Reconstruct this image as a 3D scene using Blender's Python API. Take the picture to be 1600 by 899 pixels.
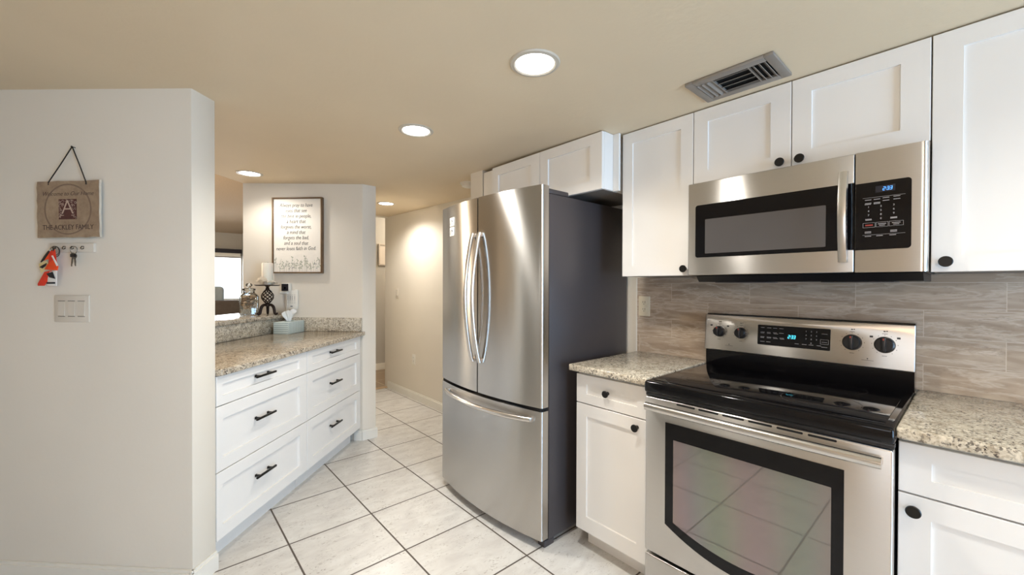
import bpy, bmesh, math, random
from math import sin, cos, pi, radians, sqrt
from mathutils import Matrix, Vector
random.seed(7)
SC = bpy.context.scene
COL = SC.collection
for o in list(bpy.data.objects):
    bpy.data.objects.remove(o, do_unlink=True)

# ------------------------------------------------------------------ camera
FPX, YAW, PITCH, ROLL, CY = 636.0, 0.7205, -0.0073, 0.0029, 451.1
CAMH = 1.305
def cam_setup():
    fw = Vector((sin(YAW), cos(YAW), 0)); rt = Vector((cos(YAW), -sin(YAW), 0)); up = Vector((0, 0, 1))
    f2 = fw*cos(PITCH) + up*sin(PITCH); u2 = up*cos(PITCH) - fw*sin(PITCH)
    r3 = rt*cos(ROLL) + u2*sin(ROLL); u3 = u2*cos(ROLL) - rt*sin(ROLL)
    cd = bpy.data.cameras.new('camera'); cd.sensor_width = 36; cd.sensor_fit = 'HORIZONTAL'
    cd.lens = FPX/1600*36; cd.shift_y = (CY-449.5)/1600; cd.clip_start = .02
    co = bpy.data.objects.new('camera', cd); COL.objects.link(co)
    m = Matrix.Identity(4)
    for i in range(3):
        m[i][0] = r3[i]; m[i][1] = u3[i]; m[i][2] = -f2[i]
    m[0][3], m[1][3], m[2][3] = 0, 0, CAMH
    co.matrix_world = m
    SC.camera = co
cam_setup()

# ------------------------------------------------------------------ light and exposure
SC.view_settings.view_transform = 'Standard'
SC.view_settings.look = 'None'
SC.view_settings.exposure = 0.13
SC.view_settings.gamma = 1.0
SC.view_settings.use_curve_mapping = False
WORLD_STRENGTH = 1.6
LAMP_W = 13.0            # watts of each recessed ceiling lamp
LAMP_COL = (1.0, .965, .90)
DAY_W = 130.0             # daylight through the glass door behind the camera
DAY_COL = (.40, .67, 1.0)
w = bpy.data.worlds.new('daylight_sky'); SC.world = w; w.use_nodes = True
w.node_tree.nodes['Background'].inputs[0].default_value = (.86, .93, 1.0, 1)
w.node_tree.nodes['Background'].inputs[1].default_value = WORLD_STRENGTH
def area_light(name, loc, direction, sx, sy, watts, col):
    ld = bpy.data.lights.new(name, 'AREA'); ld.shape = 'RECTANGLE'; ld.size = sx; ld.size_y = sy
    ld.energy = watts; ld.color = col
    lo = bpy.data.objects.new(name, ld); COL.objects.link(lo)
    lo.location = loc; lo.rotation_euler = Vector(direction).to_track_quat('-Z', 'Y').to_euler()
    return lo
area_light('daylight_glass_door', (.95, -2.72, 1.08), (0, 1, 0), 1.2, 2.0, DAY_W, DAY_COL)
area_light('daylight_side_window', (-2.42, -.75, 1.45), (1, 0, 0), 1.3, 1.1, 14, (.84, .91, 1))
lp = bpy.data.lights.new('dining_fill', 'POINT'); lp.energy = 31; lp.color = (1, .70, .45); lp.shadow_soft_size = .18  # unseen warm fill, added to lift ceiling, left wall and upper cabinets
lo = bpy.data.objects.new('dining_fill', lp); COL.objects.link(lo); lo.location = (-1.0, -.9, 1.85)
lp = bpy.data.lights.new('living_room_fill', 'POINT'); lp.energy = 110; lp.color = (1, .82, .6); lp.shadow_soft_size = .12  # added warm fill without a fixture, brightens the living room ceiling
lo = bpy.data.objects.new('living_room_fill', lp); COL.objects.link(lo); lo.location = (-1.0, 6.4, 2.0)
lp = bpy.data.lights.new('far_hall_fill', 'POINT'); lp.energy = 26; lp.color = (1, .92, .80); lp.shadow_soft_size = .1  # added fill out of view, brightens the far hall wall
lo = bpy.data.objects.new('far_hall_fill', lp); COL.objects.link(lo); lo.location = (3.2, 5.45, 2.2)
area_light('daylight_living_window', (0.9, 10.2, 1.45), (0, -1, 0), 3.0, .8, 110, (.9, .95, 1))

# ------------------------------------------------------------------ materials
def lin(c):
    if isinstance(c, str):
        c = tuple(int(c[i:i+2], 16)/255 for i in (0, 2, 4))
        return tuple((v/12.92 if v <= .04045 else ((v+.055)/1.055)**2.4) for v in c)
    return tuple(c)
def newmat(name):
    m = bpy.data.materials.new(name); m.use_nodes = True
    nt = m.node_tree
    return m, nt, nt.nodes['Principled BSDF']
def setp(b, col=None, rough=None, metal=None, **kw):
    if col is not None: b.inputs['Base Color'].default_value = (*lin(col), 1)
    if rough is not None: b.inputs['Roughness'].default_value = rough
    if metal is not None: b.inputs['Metallic'].default_value = metal
    for k, v in kw.items(): b.inputs[k].default_value = v
def N(nt, typ, **kw):
    n = nt.nodes.new(typ)
    for k, v in kw.items(): setattr(n, k, v)
    return n
def L(nt, a, b): nt.links.new(a, b)
def coord(nt, scale=(1, 1, 1), loc=(0, 0, 0)):
    tc = N(nt, 'ShaderNodeTexCoord'); mp = N(nt, 'ShaderNodeMapping')
    mp.inputs['Scale'].default_value = scale; mp.inputs['Location'].default_value = loc
    L(nt, tc.outputs['Object'], mp.inputs[0]); return mp.outputs[0]
def noise(nt, vec, scale, detail=3, rough=.5, dist=0):
    n = N(nt, 'ShaderNodeTexNoise'); n.inputs['Scale'].default_value = scale
    n.inputs['Detail'].default_value = detail; n.inputs['Roughness'].default_value = rough
    n.inputs['Distortion'].default_value = dist
    L(nt, vec, n.inputs['Vector']); return n.outputs['Fac']
def ramp(nt, fac, stops, interp='LINEAR'):
    r = N(nt, 'ShaderNodeValToRGB'); r.color_ramp.interpolation = interp
    e = r.color_ramp.elements
    while len(e) < len(stops): e.new(.5)
    for i, (p, c) in enumerate(stops):
        e[i].position = p; e[i].color = (*lin(c), 1)
    L(nt, fac, r.inputs[0]); return r.outputs[0]
def vramp(nt, fac, a, b, va=0., vb=1.):
    r = N(nt, 'ShaderNodeMapRange'); r.inputs[1].default_value = a; r.inputs[2].default_value = b
    r.inputs[3].default_value = va; r.inputs[4].default_value = vb
    L(nt, fac, r.inputs[0]); return r.outputs[0]
def mixc(nt, fac, a, b, blend='MIX'):
    m = N(nt, 'ShaderNodeMix', data_type='RGBA', blend_type=blend)
    for sock, v in ((m.inputs[0], fac), (m.inputs[6], a), (m.inputs[7], b)):
        if isinstance(v, (int, float)): sock.default_value = v
        elif isinstance(v, (str, tuple)): sock.default_value = (*lin(v), 1)
        else: L(nt, v, sock)
    return m.outputs[2]
def bump(nt, b, h, strength=.2, dist=.002):
    n = N(nt, 'ShaderNodeBump'); n.inputs['Strength'].default_value = strength; n.inputs['Distance'].default_value = dist
    L(nt, h, n.inputs['Height']); L(nt, n.outputs[0], b.inputs['Normal'])
def plain(name, col, rough=.5, metal=0., vary=.04, vs=6, **kw):
    m, nt, b = newmat(name); setp(b, col, rough, metal, **kw)
    if vary:
        f = noise(nt, coord(nt), vs, 3)
        c = lin(col); d = tuple(x*(1-vary) for x in c); e = tuple(min(1, x*(1+vary)) for x in c)
        L(nt, ramp(nt, f, [(.3, d), (.7, e)]), b.inputs['Base Color'])
    return m
def emit(name, col, strength):
    m, nt, b = newmat(name); setp(b, (0, 0, 0), .6)
    b.inputs['Emission Color'].default_value = (*lin(col), 1); b.inputs['Emission Strength'].default_value = strength
    return m
def paint(name, col, rough=.6, tex=.12):
    m, nt, b = newmat(name); setp(b, col, rough)
    v = coord(nt); f = noise(nt, v, 38, 4, .6); bump(nt, b, f, tex, .004)
    g = noise(nt, v, 2.0, 2); c = lin(col)
    L(nt, ramp(nt, g, [(.3, tuple(x*.975 for x in c)), (.7, tuple(min(1, x*1.02) for x in c))]), b.inputs['Base Color'])
    return m
M = {}
M['wall'] = paint('wall_paint', 'e0d8ca', .55)
M['ceiling'] = paint('ceiling_paint', 'dfcdb0', .7, .25)
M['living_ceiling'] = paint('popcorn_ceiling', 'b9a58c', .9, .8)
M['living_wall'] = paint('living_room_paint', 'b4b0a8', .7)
M['trim'] = plain('baseboard_paint', 'e6e2d8', .35, vary=.02)
M['cabinet'] = plain('cabinet_white', 'e9e6e1', .32, vary=.012, vs=3)
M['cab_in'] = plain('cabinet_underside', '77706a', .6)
M['black_metal'] = plain('black_hardware', '14120f', .38, .3, vary=.1)
M['black_plastic'] = plain('black_plastic', '131214', .35, vary=.1)
M['black_gloss'] = plain('black_enamel', '0a090b', .08, vary=0, **{'Specular IOR Level': .32})
M['dark_gap'] = plain('gasket_and_gap_shade', '0a0909', .8)  # gasket rubber; also painted-in shade of vent openings
M['white_plastic'] = plain('white_plastic', 'e8e4da', .35, vary=.015)
M['plate'] = plain('switch_plate', 'd9d1c4', .4, vary=.015)
M['almond'] = plain('almond_plastic', 'd9cdb4', .35, vary=.02)
M['slot'] = plain('dark_slot', '2a241e', .7)
M['ink'] = plain('brown_ink', '4c3a33', .8)
M['ink_dark'] = plain('charcoal_ink', '2c2a2a', .8)
M['grey_print'] = plain('panel_print', 'a8a4a2', .6, vary=0)
M['red_print'] = plain('red_print', '8f3028', .5, vary=0)
M['red_mark'] = plain('red_pointer', 'a5352c', .4, vary=0)
M['dark_print'] = plain('steel_print', '2a2725', .6, vary=0)
M['fridge_side'] = plain('fridge_side_grey', '423d3e', .38, .2, vary=.05, vs=2)
M['vent'] = plain('vent_grey', '8f8880', .45, .2, vary=.03)
M['chrome'] = plain('chrome', 'cfcdc9', .12, 1., vary=0)
M['bronze'] = plain('oil_rubbed_iron', '2b1d16', .42, .5, vary=.2, vs=40)
M['wax'] = plain('candle_wax', 'ece6d6', .45, vary=.02)
M['wax'].node_tree.nodes['Principled BSDF'].inputs['Subsurface Weight'].default_value = .15
M['shell_white'] = plain('white_shell', 'e6dccb', .4, vary=.08, vs=60)
M['tissue'] = plain('tissue_paper', 'f1efea', .9, vary=.01)
M['orange'] = plain('orange_ribbon', 'f0501c', .55, vary=.1, vs=60)
M['red'] = plain('red_tag', 'e33a22', .5, vary=.1, vs=60)
M['yellow'] = plain('pale_yellow_tag', 'e6d49a', .6, vary=.05)
M['paper'] = plain('white_card', 'efece6', .6, vary=.02)
M['navy'] = plain('dark_blue_black', '17151f', .3, vary=0)
M['steel_plain'] = plain('key_steel', '8d8780', .3, 1., vary=.1, vs=80)
M['cord'] = plain('dark_cord', '1d1817', .7)
M['sofa'] = plain('taupe_upholstery', '5a534f', .9, vary=.08, vs=20)
M['blue_fabric'] = plain('blue_grey_fabric', 'a6b4bd', .9, vary=.05, vs=30)
M['shade_dark'] = plain('dark_blind_headrail', '25232b', .6)
M['frame_wood'] = plain('brown_picture_frame', '6b5238', .45, vary=.15, vs=30)
M['canvas'] = plain('cream_canvas', 'efe8dc', .7, vary=.015)
M['sage'] = plain('sage_ink', '9aa286', .8, vary=.1)
M['pale_ink'] = plain('pale_grey_ink', 'aaa79c', .8)
M['pic_mat'] = plain('taupe_mat_board', 'b7ac9f', .7)
M['wax_print'] = plain('grey_ink', '6f747a', .7)
M['threshold'] = plain('wood_threshold', 'b99e7c', .45, vary=.1)
M['lens'] = emit('lamp_lens', (1, .97, .93), 14)
M['cyan'] = emit('cyan_digits', (.08, .75, 1), 2.6)
M['blue'] = emit('blue_digits', (.10, .38, 1), 2.6)
M['lens_ring'] = plain('lamp_trim_ring', 'c2b9aa', .4, vary=.02)

def steel(name, col='cdc9c4', rough=.29, stretch=(1, 60, 60), aniso=.93, rot=.25):
    m, nt, b = newmat(name); setp(b, col, rough, 1.)
    v = coord(nt, stretch); f = noise(nt, v, 14, 3, .6)
    c = lin(col)
    L(nt, ramp(nt, f, [(.25, tuple(x*.97 for x in c)), (.75, tuple(min(1, x*1.02) for x in c))]), b.inputs['Base Color'])
    b.inputs['Anisotropic'].default_value = aniso; b.inputs['Anisotropic Rotation'].default_value = rot
    t = N(nt, 'ShaderNodeTangent', direction_type='RADIAL', axis='Z'); L(nt, t.outputs[0], b.inputs['Tangent'])
    return m
M['steel'] = steel('brushed_stainless')
M['steel_fridge'] = steel('brushed_stainless_fridge', 'c0bdb9', .25, (1, 60, 60), .98)
M['steel_bright'] = steel('polished_handle_steel', 'd6d3cf', .24, (30, 30, 30), 0.)

def thin_glass(name, tint=(1, 1, 1), ior=1.5, extra=0.0):
    m = bpy.data.materials.new(name); m.use_nodes = True; nt = m.node_tree; nt.nodes.clear()
    o = N(nt, 'ShaderNodeOutputMaterial'); mx = N(nt, 'ShaderNodeMixShader')
    t = N(nt, 'ShaderNodeBsdfTransparent'); t.inputs[0].default_value = (*tint, 1)
    g = N(nt, 'ShaderNodeBsdfGlossy'); g.inputs['Roughness'].default_value = .02
    fr = N(nt, 'ShaderNodeFresnel'); fr.inputs[0].default_value = ior
    if extra:
        a = N(nt, 'ShaderNodeMath', operation='ADD'); L(nt, fr.outputs[0], a.inputs[0]); a.inputs[1].default_value = extra
        L(nt, a.outputs[0], mx.inputs[0])
    else: L(nt, fr.outputs[0], mx.inputs[0])
    L(nt, t.outputs[0], mx.inputs[1]); L(nt, g.outputs[0], mx.inputs[2]); L(nt, mx.outputs[0], o.inputs[0])
    return m
M['pane'] = thin_glass('window_glass')
M['jar_glass'] = thin_glass('jar_glass', (.93, .95, .94), 1.5, .04)

def granite(name, base, blotch, dark, speck):
    m, nt, b = newmat(name); setp(b, base, .14)
    v = coord(nt)
    st = coord(nt, (1, 1, 1))
    f1 = noise(nt, v, 40, 4, .65, .5)
    c = ramp(nt, f1, [(.36, blotch), (.50, base), (.66, tuple(min(1, x*1.18) for x in lin(base)))])
    vo = N(nt, 'ShaderNodeTexVoronoi', feature='F1'); vo.inputs['Scale'].default_value = 95
    L(nt, v, vo.inputs['Vector'])
    f4 = noise(nt, v, 120, 2, .5)
    c = mixc(nt, vramp(nt, f4, .52, .62, 0, .65), c, blotch)
    f2 = noise(nt, st, 85, 3, .6, .4)
    c = mixc(nt, vramp(nt, f2, .58, .64, 0, .85), c, dark)
    f3 = noise(nt, st, 130, 2, .5)
    f3b = noise(nt, v, 12, 2, .5)
    mm = N(nt, 'ShaderNodeMath', operation='MULTIPLY'); L(nt, vramp(nt, f3, .57, .62), mm.inputs[0]); L(nt, vramp(nt, f3b, .35, .6), mm.inputs[1])
    c = mixc(nt, mm.outputs[0], c, speck)
    L(nt, c, b.inputs['Base Color'])
    return m
M['granite'] = granite('speckled_granite', 'd0c7b5', 'a89c88', '6a625b', '332e2f')
M['granite_tan'] = granite('speckled_granite_tan', 'c2b6a2', '978875', '6a5f54', '352e2d')

def floor_tiles():
    m, nt, b = newmat('floor_tile'); setp(b, 'd6cec3', .28)
    S, OX, OY = .4224, .926, 2.689
    tc = N(nt, 'ShaderNodeTexCoord'); sp = N(nt, 'ShaderNodeSeparateXYZ'); L(nt, tc.outputs['Object'], sp.inputs[0])
    def math(op, a, bb=None):
        n = N(nt, 'ShaderNodeMath', operation=op)
        for i, v in enumerate((a, bb)):
            if v is None: continue
            if isinstance(v, (int, float)): n.inputs[i].default_value = v
            else: L(nt, v, n.inputs[i])
        return n.outputs[0]
    ds = []; ids = []
    for s, o in ((sp.outputs[0], OX), (sp.outputs[1], OY)):
        q = math('DIVIDE', math('SUBTRACT', s, o), S)
        fl = math('FLOOR', q); ids.append(fl)
        fr = math('SUBTRACT', q, fl)
        d = math('MINIMUM', fr, math('SUBTRACT', 1, fr)); ds.append(math('MULTIPLY', d, S))
    d = math('MINIMUM', ds[0], ds[1])
    grout = vramp(nt, d, .0036, .0048, 1, 0)
    cb = N(nt, 'ShaderNodeCombineXYZ'); L(nt, ids[0], cb.inputs[0]); L(nt, ids[1], cb.inputs[1])
    wn = N(nt, 'ShaderNodeTexWhiteNoise', noise_dimensions='2D'); L(nt, cb.outputs[0], wn.inputs[0])
    va = N(nt, 'ShaderNodeVectorMath', operation='ADD'); L(nt, tc.outputs['Object'], va.inputs[0])
    vsn = N(nt, 'ShaderNodeVectorMath', operation='SCALE'); L(nt, wn.outputs['Color'], vsn.inputs[0]); vsn.inputs['Scale'].default_value = 9
    L(nt, vsn.outputs[0], va.inputs[1])
    mp = N(nt, 'ShaderNodeMapping'); mp.inputs['Rotation'].default_value = (0, 0, .5); mp.inputs['Scale'].default_value = (1, 2.2, 1)
    L(nt, va.outputs[0], mp.inputs[0])
    v = mp.outputs[0]
    f = noise(nt, v, 7, 4, .6, .6)
    c = ramp(nt, f, [(.3, 'cdc9c4'), (.55, 'd9d6d0'), (.75, 'e1dfda')])
    g = noise(nt, v, 40, 4, .68, 1.6); g2 = noise(nt, v, 11, 2)
    sp2 = math('MULTIPLY', vramp(nt, g, .57, .66, 0, .85), vramp(nt, g2, .40, .58))
    c = mixc(nt, sp2, c, '8f857b')
    c = mixc(nt, math('MULTIPLY', wn.outputs['Value'], .10), c, 'b9b0a4')
    c = mixc(nt, grout, c, '5d544c')
    L(nt, c, b.inputs['Base Color'])
    L(nt, mixc(nt, grout, (.27, .27, .27), (.85, .85, .85)), b.inputs['Roughness'])
    inv = math('SUBTRACT', 1, grout); bump(nt, b, inv, .5, .002)
    return m
M['floor'] = floor_tiles()

def splash_tiles():
    m, nt, b = newmat('travertine_tile'); setp(b, 'a08f80', .3)
    tc = N(nt, 'ShaderNodeTexCoord'); sp = N(nt, 'ShaderNodeSeparateXYZ'); L(nt, tc.outputs['Object'], sp.inputs[0])
    def math(op, a, bb=None):
        n = N(nt, 'ShaderNodeMath', operation=op)
        for i, v in enumerate((a, bb)):
            if v is None: continue
            if isinstance(v, (int, float)): n.inputs[i].default_value = v
            else: L(nt, v, n.inputs[i])
        return n.outputs[0]
    H, W_ = .1016, .3965
    qz = math('DIVIDE', math('SUBTRACT', sp.outputs[2], .914), H); rz = math('FLOOR', qz); fz = math('SUBTRACT', qz, rz)
    par = math('MODULO', rz, 2.0)
    y = math('ADD', math('SUBTRACT', sp.outputs[1], .128), math('MULTIPLY', par, W_/2))
    qy = math('DIVIDE', math('ADD', y, W_*10), W_); ry = math('FLOOR', qy); fy = math('SUBTRACT', qy, ry)
    dz = math('MULTIPLY', math('MINIMUM', fz, math('SUBTRACT', 1, fz)), H)
    dy = math('MULTIPLY', math('MINIMUM', fy, math('SUBTRACT', 1, fy)), W_)
    grout = vramp(nt, math('MINIMUM', dz, dy), .0008, .0014, 1, 0)
    grout = math('MULTIPLY', grout, .7)
    cb = N(nt, 'ShaderNodeCombineXYZ'); L(nt, ry, cb.inputs[0]); L(nt, rz, cb.inputs[1])
    wn = N(nt, 'ShaderNodeTexWhiteNoise', noise_dimensions='2D'); L(nt, cb.outputs[0], wn.inputs[0])
    vsn = N(nt, 'ShaderNodeVectorMath', operation='SCALE'); L(nt, wn.outputs['Color'], vsn.inputs[0]); vsn.inputs['Scale'].default_value = 1.6
    va = N(nt, 'ShaderNodeVectorMath', operation='ADD'); L(nt, tc.outputs['Object'], va.inputs[0]); L(nt, vsn.outputs[0], va.inputs[1])
    mp = N(nt, 'ShaderNodeMapping'); mp.inputs['Scale'].default_value = (1, 1.0, 6.5); L(nt, va.outputs[0], mp.inputs[0])
    v = mp.outputs[0]
    f = noise(nt, v, 2.4, 5, .55, .3)
    c = ramp(nt, f, [(.26, '8b7968'), (.40, 'a5927e'), (.50, 'b5a38f'), (.60, 'a18e7a'), (.74, 'c0af9a')])
    f2 = noise(nt, v, 2.8, 5, .62, .45)
    band = math('ABSOLUTE', math('SUBTRACT', f2, .5))
    c = mixc(nt, vramp(nt, band, .0, .045, .45, 0), c, 'd8ccbd')
    f3 = noise(nt, v, 5, 5, .6, .4)
    c = mixc(nt, vramp(nt, math('ABSOLUTE', math('SUBTRACT', f3, .45)), 0, .012, .35, 0), c, '6e6056')
    c = mixc(nt, math('MULTIPLY', wn.outputs['Value'], .22), c, '9d8b7a')
    c = mixc(nt, grout, c, 'cfc2b0')
    L(nt, c, b.inputs['Base Color'])
    return m
M['splash'] = splash_tiles()

def planks():
    m, nt, b = newmat('brown_floor_tile'); setp(b, '8d7a63', .4)
    v = coord(nt, (1, 1, 1))
    br = N(nt, 'ShaderNodeTexBrick'); br.inputs['Scale'].default_value = 1; br.inputs['Brick Width'].default_value = .45; br.inputs['Row Height'].default_value = .45
    br.inputs['Mortar Size'].default_value = .006; br.offset = 0
    br.inputs[1].default_value = (*lin('8a7762'), 1); br.inputs[2].default_value = (*lin('93806a'), 1); br.inputs[3].default_value = (*lin('b7a78e'), 1)
    L(nt, v, br.inputs[0]); L(nt, br.outputs[0], b.inputs['Base Color']); return m
M['planks'] = planks()

def stone_sign():
    m, nt, b = newmat('tumbled_stone'); setp(b, '8b7461', .85)
    v = coord(nt); f = noise(nt, v, 22, 5, .65); g = noise(nt, v, 90, 3)
    c = ramp(nt, f, [(.3, '8a745f'), (.55, '9e886f'), (.75, 'ac977d')])
    L(nt, c, b.inputs['Base Color']); bump(nt, b, g, .3, .002); return m
M['stone'] = stone_sign()
M['stone_edge'] = plain('stone_edge', 'cfc6b6', .8, vary=.1, vs=40)
M['stone_ring'] = plain('stone_circle', '7f6a59', .85, vary=.1, vs=40)
M['maroon'] = plain('maroon_square', '55322d', .8, vary=.12, vs=90)
M['stone_light'] = plain('stone_letter', 'bba593', .8)

def oven_inner():
    m, nt, b = newmat('coated_oven_glass'); setp(b, '8a857e', .035, .55); b.inputs['IOR'].default_value = 1.9
    tc = N(nt, 'ShaderNodeTexCoord'); sp = N(nt, 'ShaderNodeSeparateXYZ'); L(nt, tc.outputs['Object'], sp.inputs[0])
    f = noise(nt, coord(nt, (1, 1, .6)), 2.5, 1, .4)
    a = N(nt, 'ShaderNodeMath', operation='MULTIPLY_ADD'); L(nt, f, a.inputs[0]); a.inputs[1].default_value = .16; L(nt, sp.outputs[0], a.inputs[2])
    L(nt, vramp(nt, a.outputs[0], .15, .72, 420, 860), b.inputs['Thin Film Thickness'])
    b.inputs['Thin Film IOR'].default_value = 1.45
    return m
M['oven_inner'] = oven_inner()
M['screen_mesh'] = plain('grey_screen_glass', '5b5755', .14, .25, vary=.03)
def cooktop_glass():
    m, nt, b = newmat('ceramic_cooktop'); setp(b, '0b0a0c', .07); b.inputs['IOR'].default_value = 1.6; return m
M['cooktop'] = cooktop_glass()
M['burner'] = plain('burner_print', '3b393b', .25, vary=.02)
def tissue_box():
    m, nt, b = newmat('striped_box'); setp(b, 'b6c8c6', .5)
    v = coord(nt); sp = N(nt, 'ShaderNodeSeparateXYZ'); L(nt, v, sp.inputs[0])
    return m
M['box_pale'] = plain('pale_aqua_card', 'cbd6d3', .5, vary=.02)
M['box_line'] = plain('teal_line', '4d6f72', .6, vary=0)
def shellmat(i, a, b_):
    m, nt, b = newmat('brown_shell'); setp(b, a, .4)
    f = noise(nt, coord(nt, (1, 1, 3)), 60, 3); L(nt, ramp(nt, f, [(.35, a), (.65, b_)]), b.inputs['Base Color']); return m
SHELL = [shellmat(0, '8a6848', 'c9ab88'), shellmat(1, '9c7450', 'dcc4a4'), shellmat(2, '6f5138', 'b08c66')]

# ------------------------------------------------------------------ mesh helpers
class MB:
    def __init__(s): s.bm = bmesh.new()
    def add(s, bm2, mtx=None):
        if mtx is not None: bmesh.ops.transform(bm2, matrix=mtx, verts=bm2.verts)
        me = bpy.data.meshes.new('tmp'); bm2.to_mesh(me); bm2.free()
        s.bm.from_mesh(me); bpy.data.meshes.remove(me); return s
    def box(s, x0, x1, y0, y1, z0, z1, bev=0., seg=2, mtx=None):
        b = bmesh.new(); bmesh.ops.create_cube(b, size=1)
        for v in b.verts:
            v.co = Vector(((x0+x1)/2+v.co.x*(x1-x0), (y0+y1)/2+v.co.y*(y1-y0), (z0+z1)/2+v.co.z*(z1-z0)))
        if bev > 0: bmesh.ops.bevel(b, geom=list(b.edges), offset=bev, segments=seg, affect='EDGES', profile=.5)
        return s.add(b, mtx)
    def prism(s, pts, d0, d1, axis='z', bev=0., mtx=None):
        # pts 2D polygon; axis z: (x,y); axis y: (x,z); axis x: (y,z)
        def P(p, d): return {'z': (p[0], p[1], d), 'y': (p[0], d, p[1]), 'x': (d, p[0], p[1])}[axis]
        b = bmesh.new()
        A = [b.verts.new(P(p, d0)) for p in pts]; B = [b.verts.new(P(p, d1)) for p in pts]
        b.faces.new(A); b.faces.new(B[::-1]); n = len(pts)
        for i in range(n): b.faces.new((A[i], B[i], B[(i+1) % n], A[(i+1) % n]))
        bmesh.ops.recalc_face_normals(b, faces=b.faces)
        if bev > 0: bmesh.ops.bevel(b, geom=list(b.edges), offset=bev, segments=2, affect='EDGES', profile=.5)
        return s.add(b, mtx)
    def lathe(s, prof, c=(0, 0, 0), axis='z', seg=32, mtx=None):
        b = bmesh.new(); rings = []
        for r, h in prof:
            ring = []
            if r < 1e-6:
                ring = [b.verts.new((0, 0, h))]
            else:
                ring = [b.verts.new((r*cos(2*pi*i/seg), r*sin(2*pi*i/seg), h)) for i in range(seg)]
            rings.append(ring)
        for a, d in zip(rings, rings[1:]):
            for i in range(seg):
                j = (i+1) % seg
                if len(a) == 1 and len(d) == 1: continue
                if len(a) == 1: b.faces.new((a[0], d[i], d[j]))
                elif len(d) == 1: b.faces.new((a[i], d[0], a[j]))
                else: b.faces.new((a[i], d[i], d[j], a[j]))
        bmesh.ops.recalc_face_normals(b, faces=b.faces)
        R = {'z': Matrix.Identity(4), 'y': Matrix.Rotation(pi/2, 4, 'X'), 'x': Matrix.Rotation(pi/2, 4, 'Y')}[axis]
        # axis 'y': height runs toward -y ; axis 'x': toward +x
        m = Matrix.Translation(c) @ R
        if mtx is not None: m = mtx @ m
        return s.add(b, m)
    def tube(s, pts, r, seg=8, closed=False, flat=1.0, up=(0, 0, 1), mtx=None):
        pts = [Vector(p) for p in pts]; n = len(pts); b = bmesh.new(); rings = []
        rr = r if isinstance(r, (list, tuple)) else [r]*n
        for i, p in enumerate(pts):
            a = pts[(i-1) % n] if closed or i > 0 else p
            d = pts[(i+1) % n] if closed or i < n-1 else p
            t = (d-a).normalized(); upv = Vector(up)
            if abs(t.dot(upv)) > .97: upv = Vector((1, 0, 0)) if abs(t.x) < .9 else Vector((0, 1, 0))
            x = t.cross(upv).normalized(); y = x.cross(t).normalized()
            rings.append([b.verts.new(p + x*(rr[i]*cos(2*pi*k/seg)) + y*(rr[i]*flat*sin(2*pi*k/seg))) for k in range(seg)])
        m = n if closed else n-1
        for i in range(m):
            a, d = rings[i], rings[(i+1) % n]
            for k in range(seg): b.faces.new((a[k], a[(k+1) % seg], d[(k+1) % seg], d[k]))
        if not closed: b.faces.new(rings[0][::-1]); b.faces.new(rings[-1])
        bmesh.ops.recalc_face_normals(b, faces=b.faces)
        return s.add(b, mtx)
    def shaker(s, x0, x1, z0, z1, rl=.06, rr=.06, rt=.06, rb=.06, th=.019, rec=.008, bev=.0015):
        # front at y=0, back at y=th
        b = bmesh.new()
        def V(x, y, z): return b.verts.new((x, y, z))
        O = [(x0, z0), (x1, z0), (x1, z1), (x0, z1)]; I = [(x0+rl, z0+rb), (x1-rr, z0+rb), (x1-rr, z1-rt), (x0+rl, z1-rt)]
        back = [V(x, th, z) for x, z in O]; side = [V(x, bev, z) for x, z in O]
        sx = [bev, -bev, -bev, bev]; sz = [bev, bev, -bev, -bev]
        fr = [V(x+a, 0, z+c) for (x, z), a, c in zip(O, sx, sz)]
        inn = [V(x-a*.0, 0, z) for (x, z), a in zip(I, sx)]
        rcs = [V(x+a*.3, rec, z+c*.3) for (x, z), a, c in zip(I, sx, sz)]
        for A, B in ((back, side), (side, fr), (fr, inn), (inn, rcs)):
            for i in range(4): b.faces.new((A[i], A[(i+1) % 4], B[(i+1) % 4], B[i]))
        b.faces.new(rcs); b.faces.new(back[::-1])
        bmesh.ops.recalc_face_normals(b, faces=b.faces)
        return s.add(b)
    def ball(s, c, r, sc=(1, 1, 1), seg=12, mtx=None):
        b = bmesh.new(); bmesh.ops.create_uvsphere(b, u_segments=seg, v_segments=max(6, seg//2), radius=r)
        m = Matrix.Translation(c) @ Matrix.Diagonal((*sc, 1))
        if mtx is not None: m = m @ mtx
        return s.add(b, m)
    def quad(s, *pts):
        s.bm.faces.new([s.bm.verts.new(p) for p in pts]); return s

def link(name, data, parent=None):
    o = bpy.data.objects.new(name, data); COL.objects.link(o)
    if parent is not None: o.parent = parent
    return o
def obj(name, mb, mat, parent=None, smooth=35, loc=None, rotz=0):
    me = bpy.data.meshes.new(name); mb.bm.to_mesh(me); mb.bm.free(); me.materials.append(mat)
    if smooth:
        for p in me.polygons: p.use_smooth = True
        me.set_sharp_from_angle(angle=radians(smooth))
    o = link(name, me, parent)
    if loc is not None: o.location = loc
    if rotz: o.rotation_euler = (0, 0, rotz)
    return o
def tag(o, label=None, cat=None, group=None, kind=None):
    if label: o['label'] = label
    if cat: o['category'] = cat
    if group: o['group'] = group
    if kind: o['kind'] = kind
    return o
def struct(name, mb, mat, label=None, parent=None, smooth=0):
    o = obj(name, mb, mat, parent, smooth); 
    if parent is None: o['kind'] = 'structure'
    if label: o['label'] = label; o['category'] = name.split('_')[0]
    return o
def thing(name, label, cat, loc=(0, 0, 0), rotz=0, group=None):
    o = link(name, None); o.location = loc; o.rotation_euler = (0, 0, rotz); o.empty_display_size = .05
    return tag(o, label, cat, group)
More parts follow.
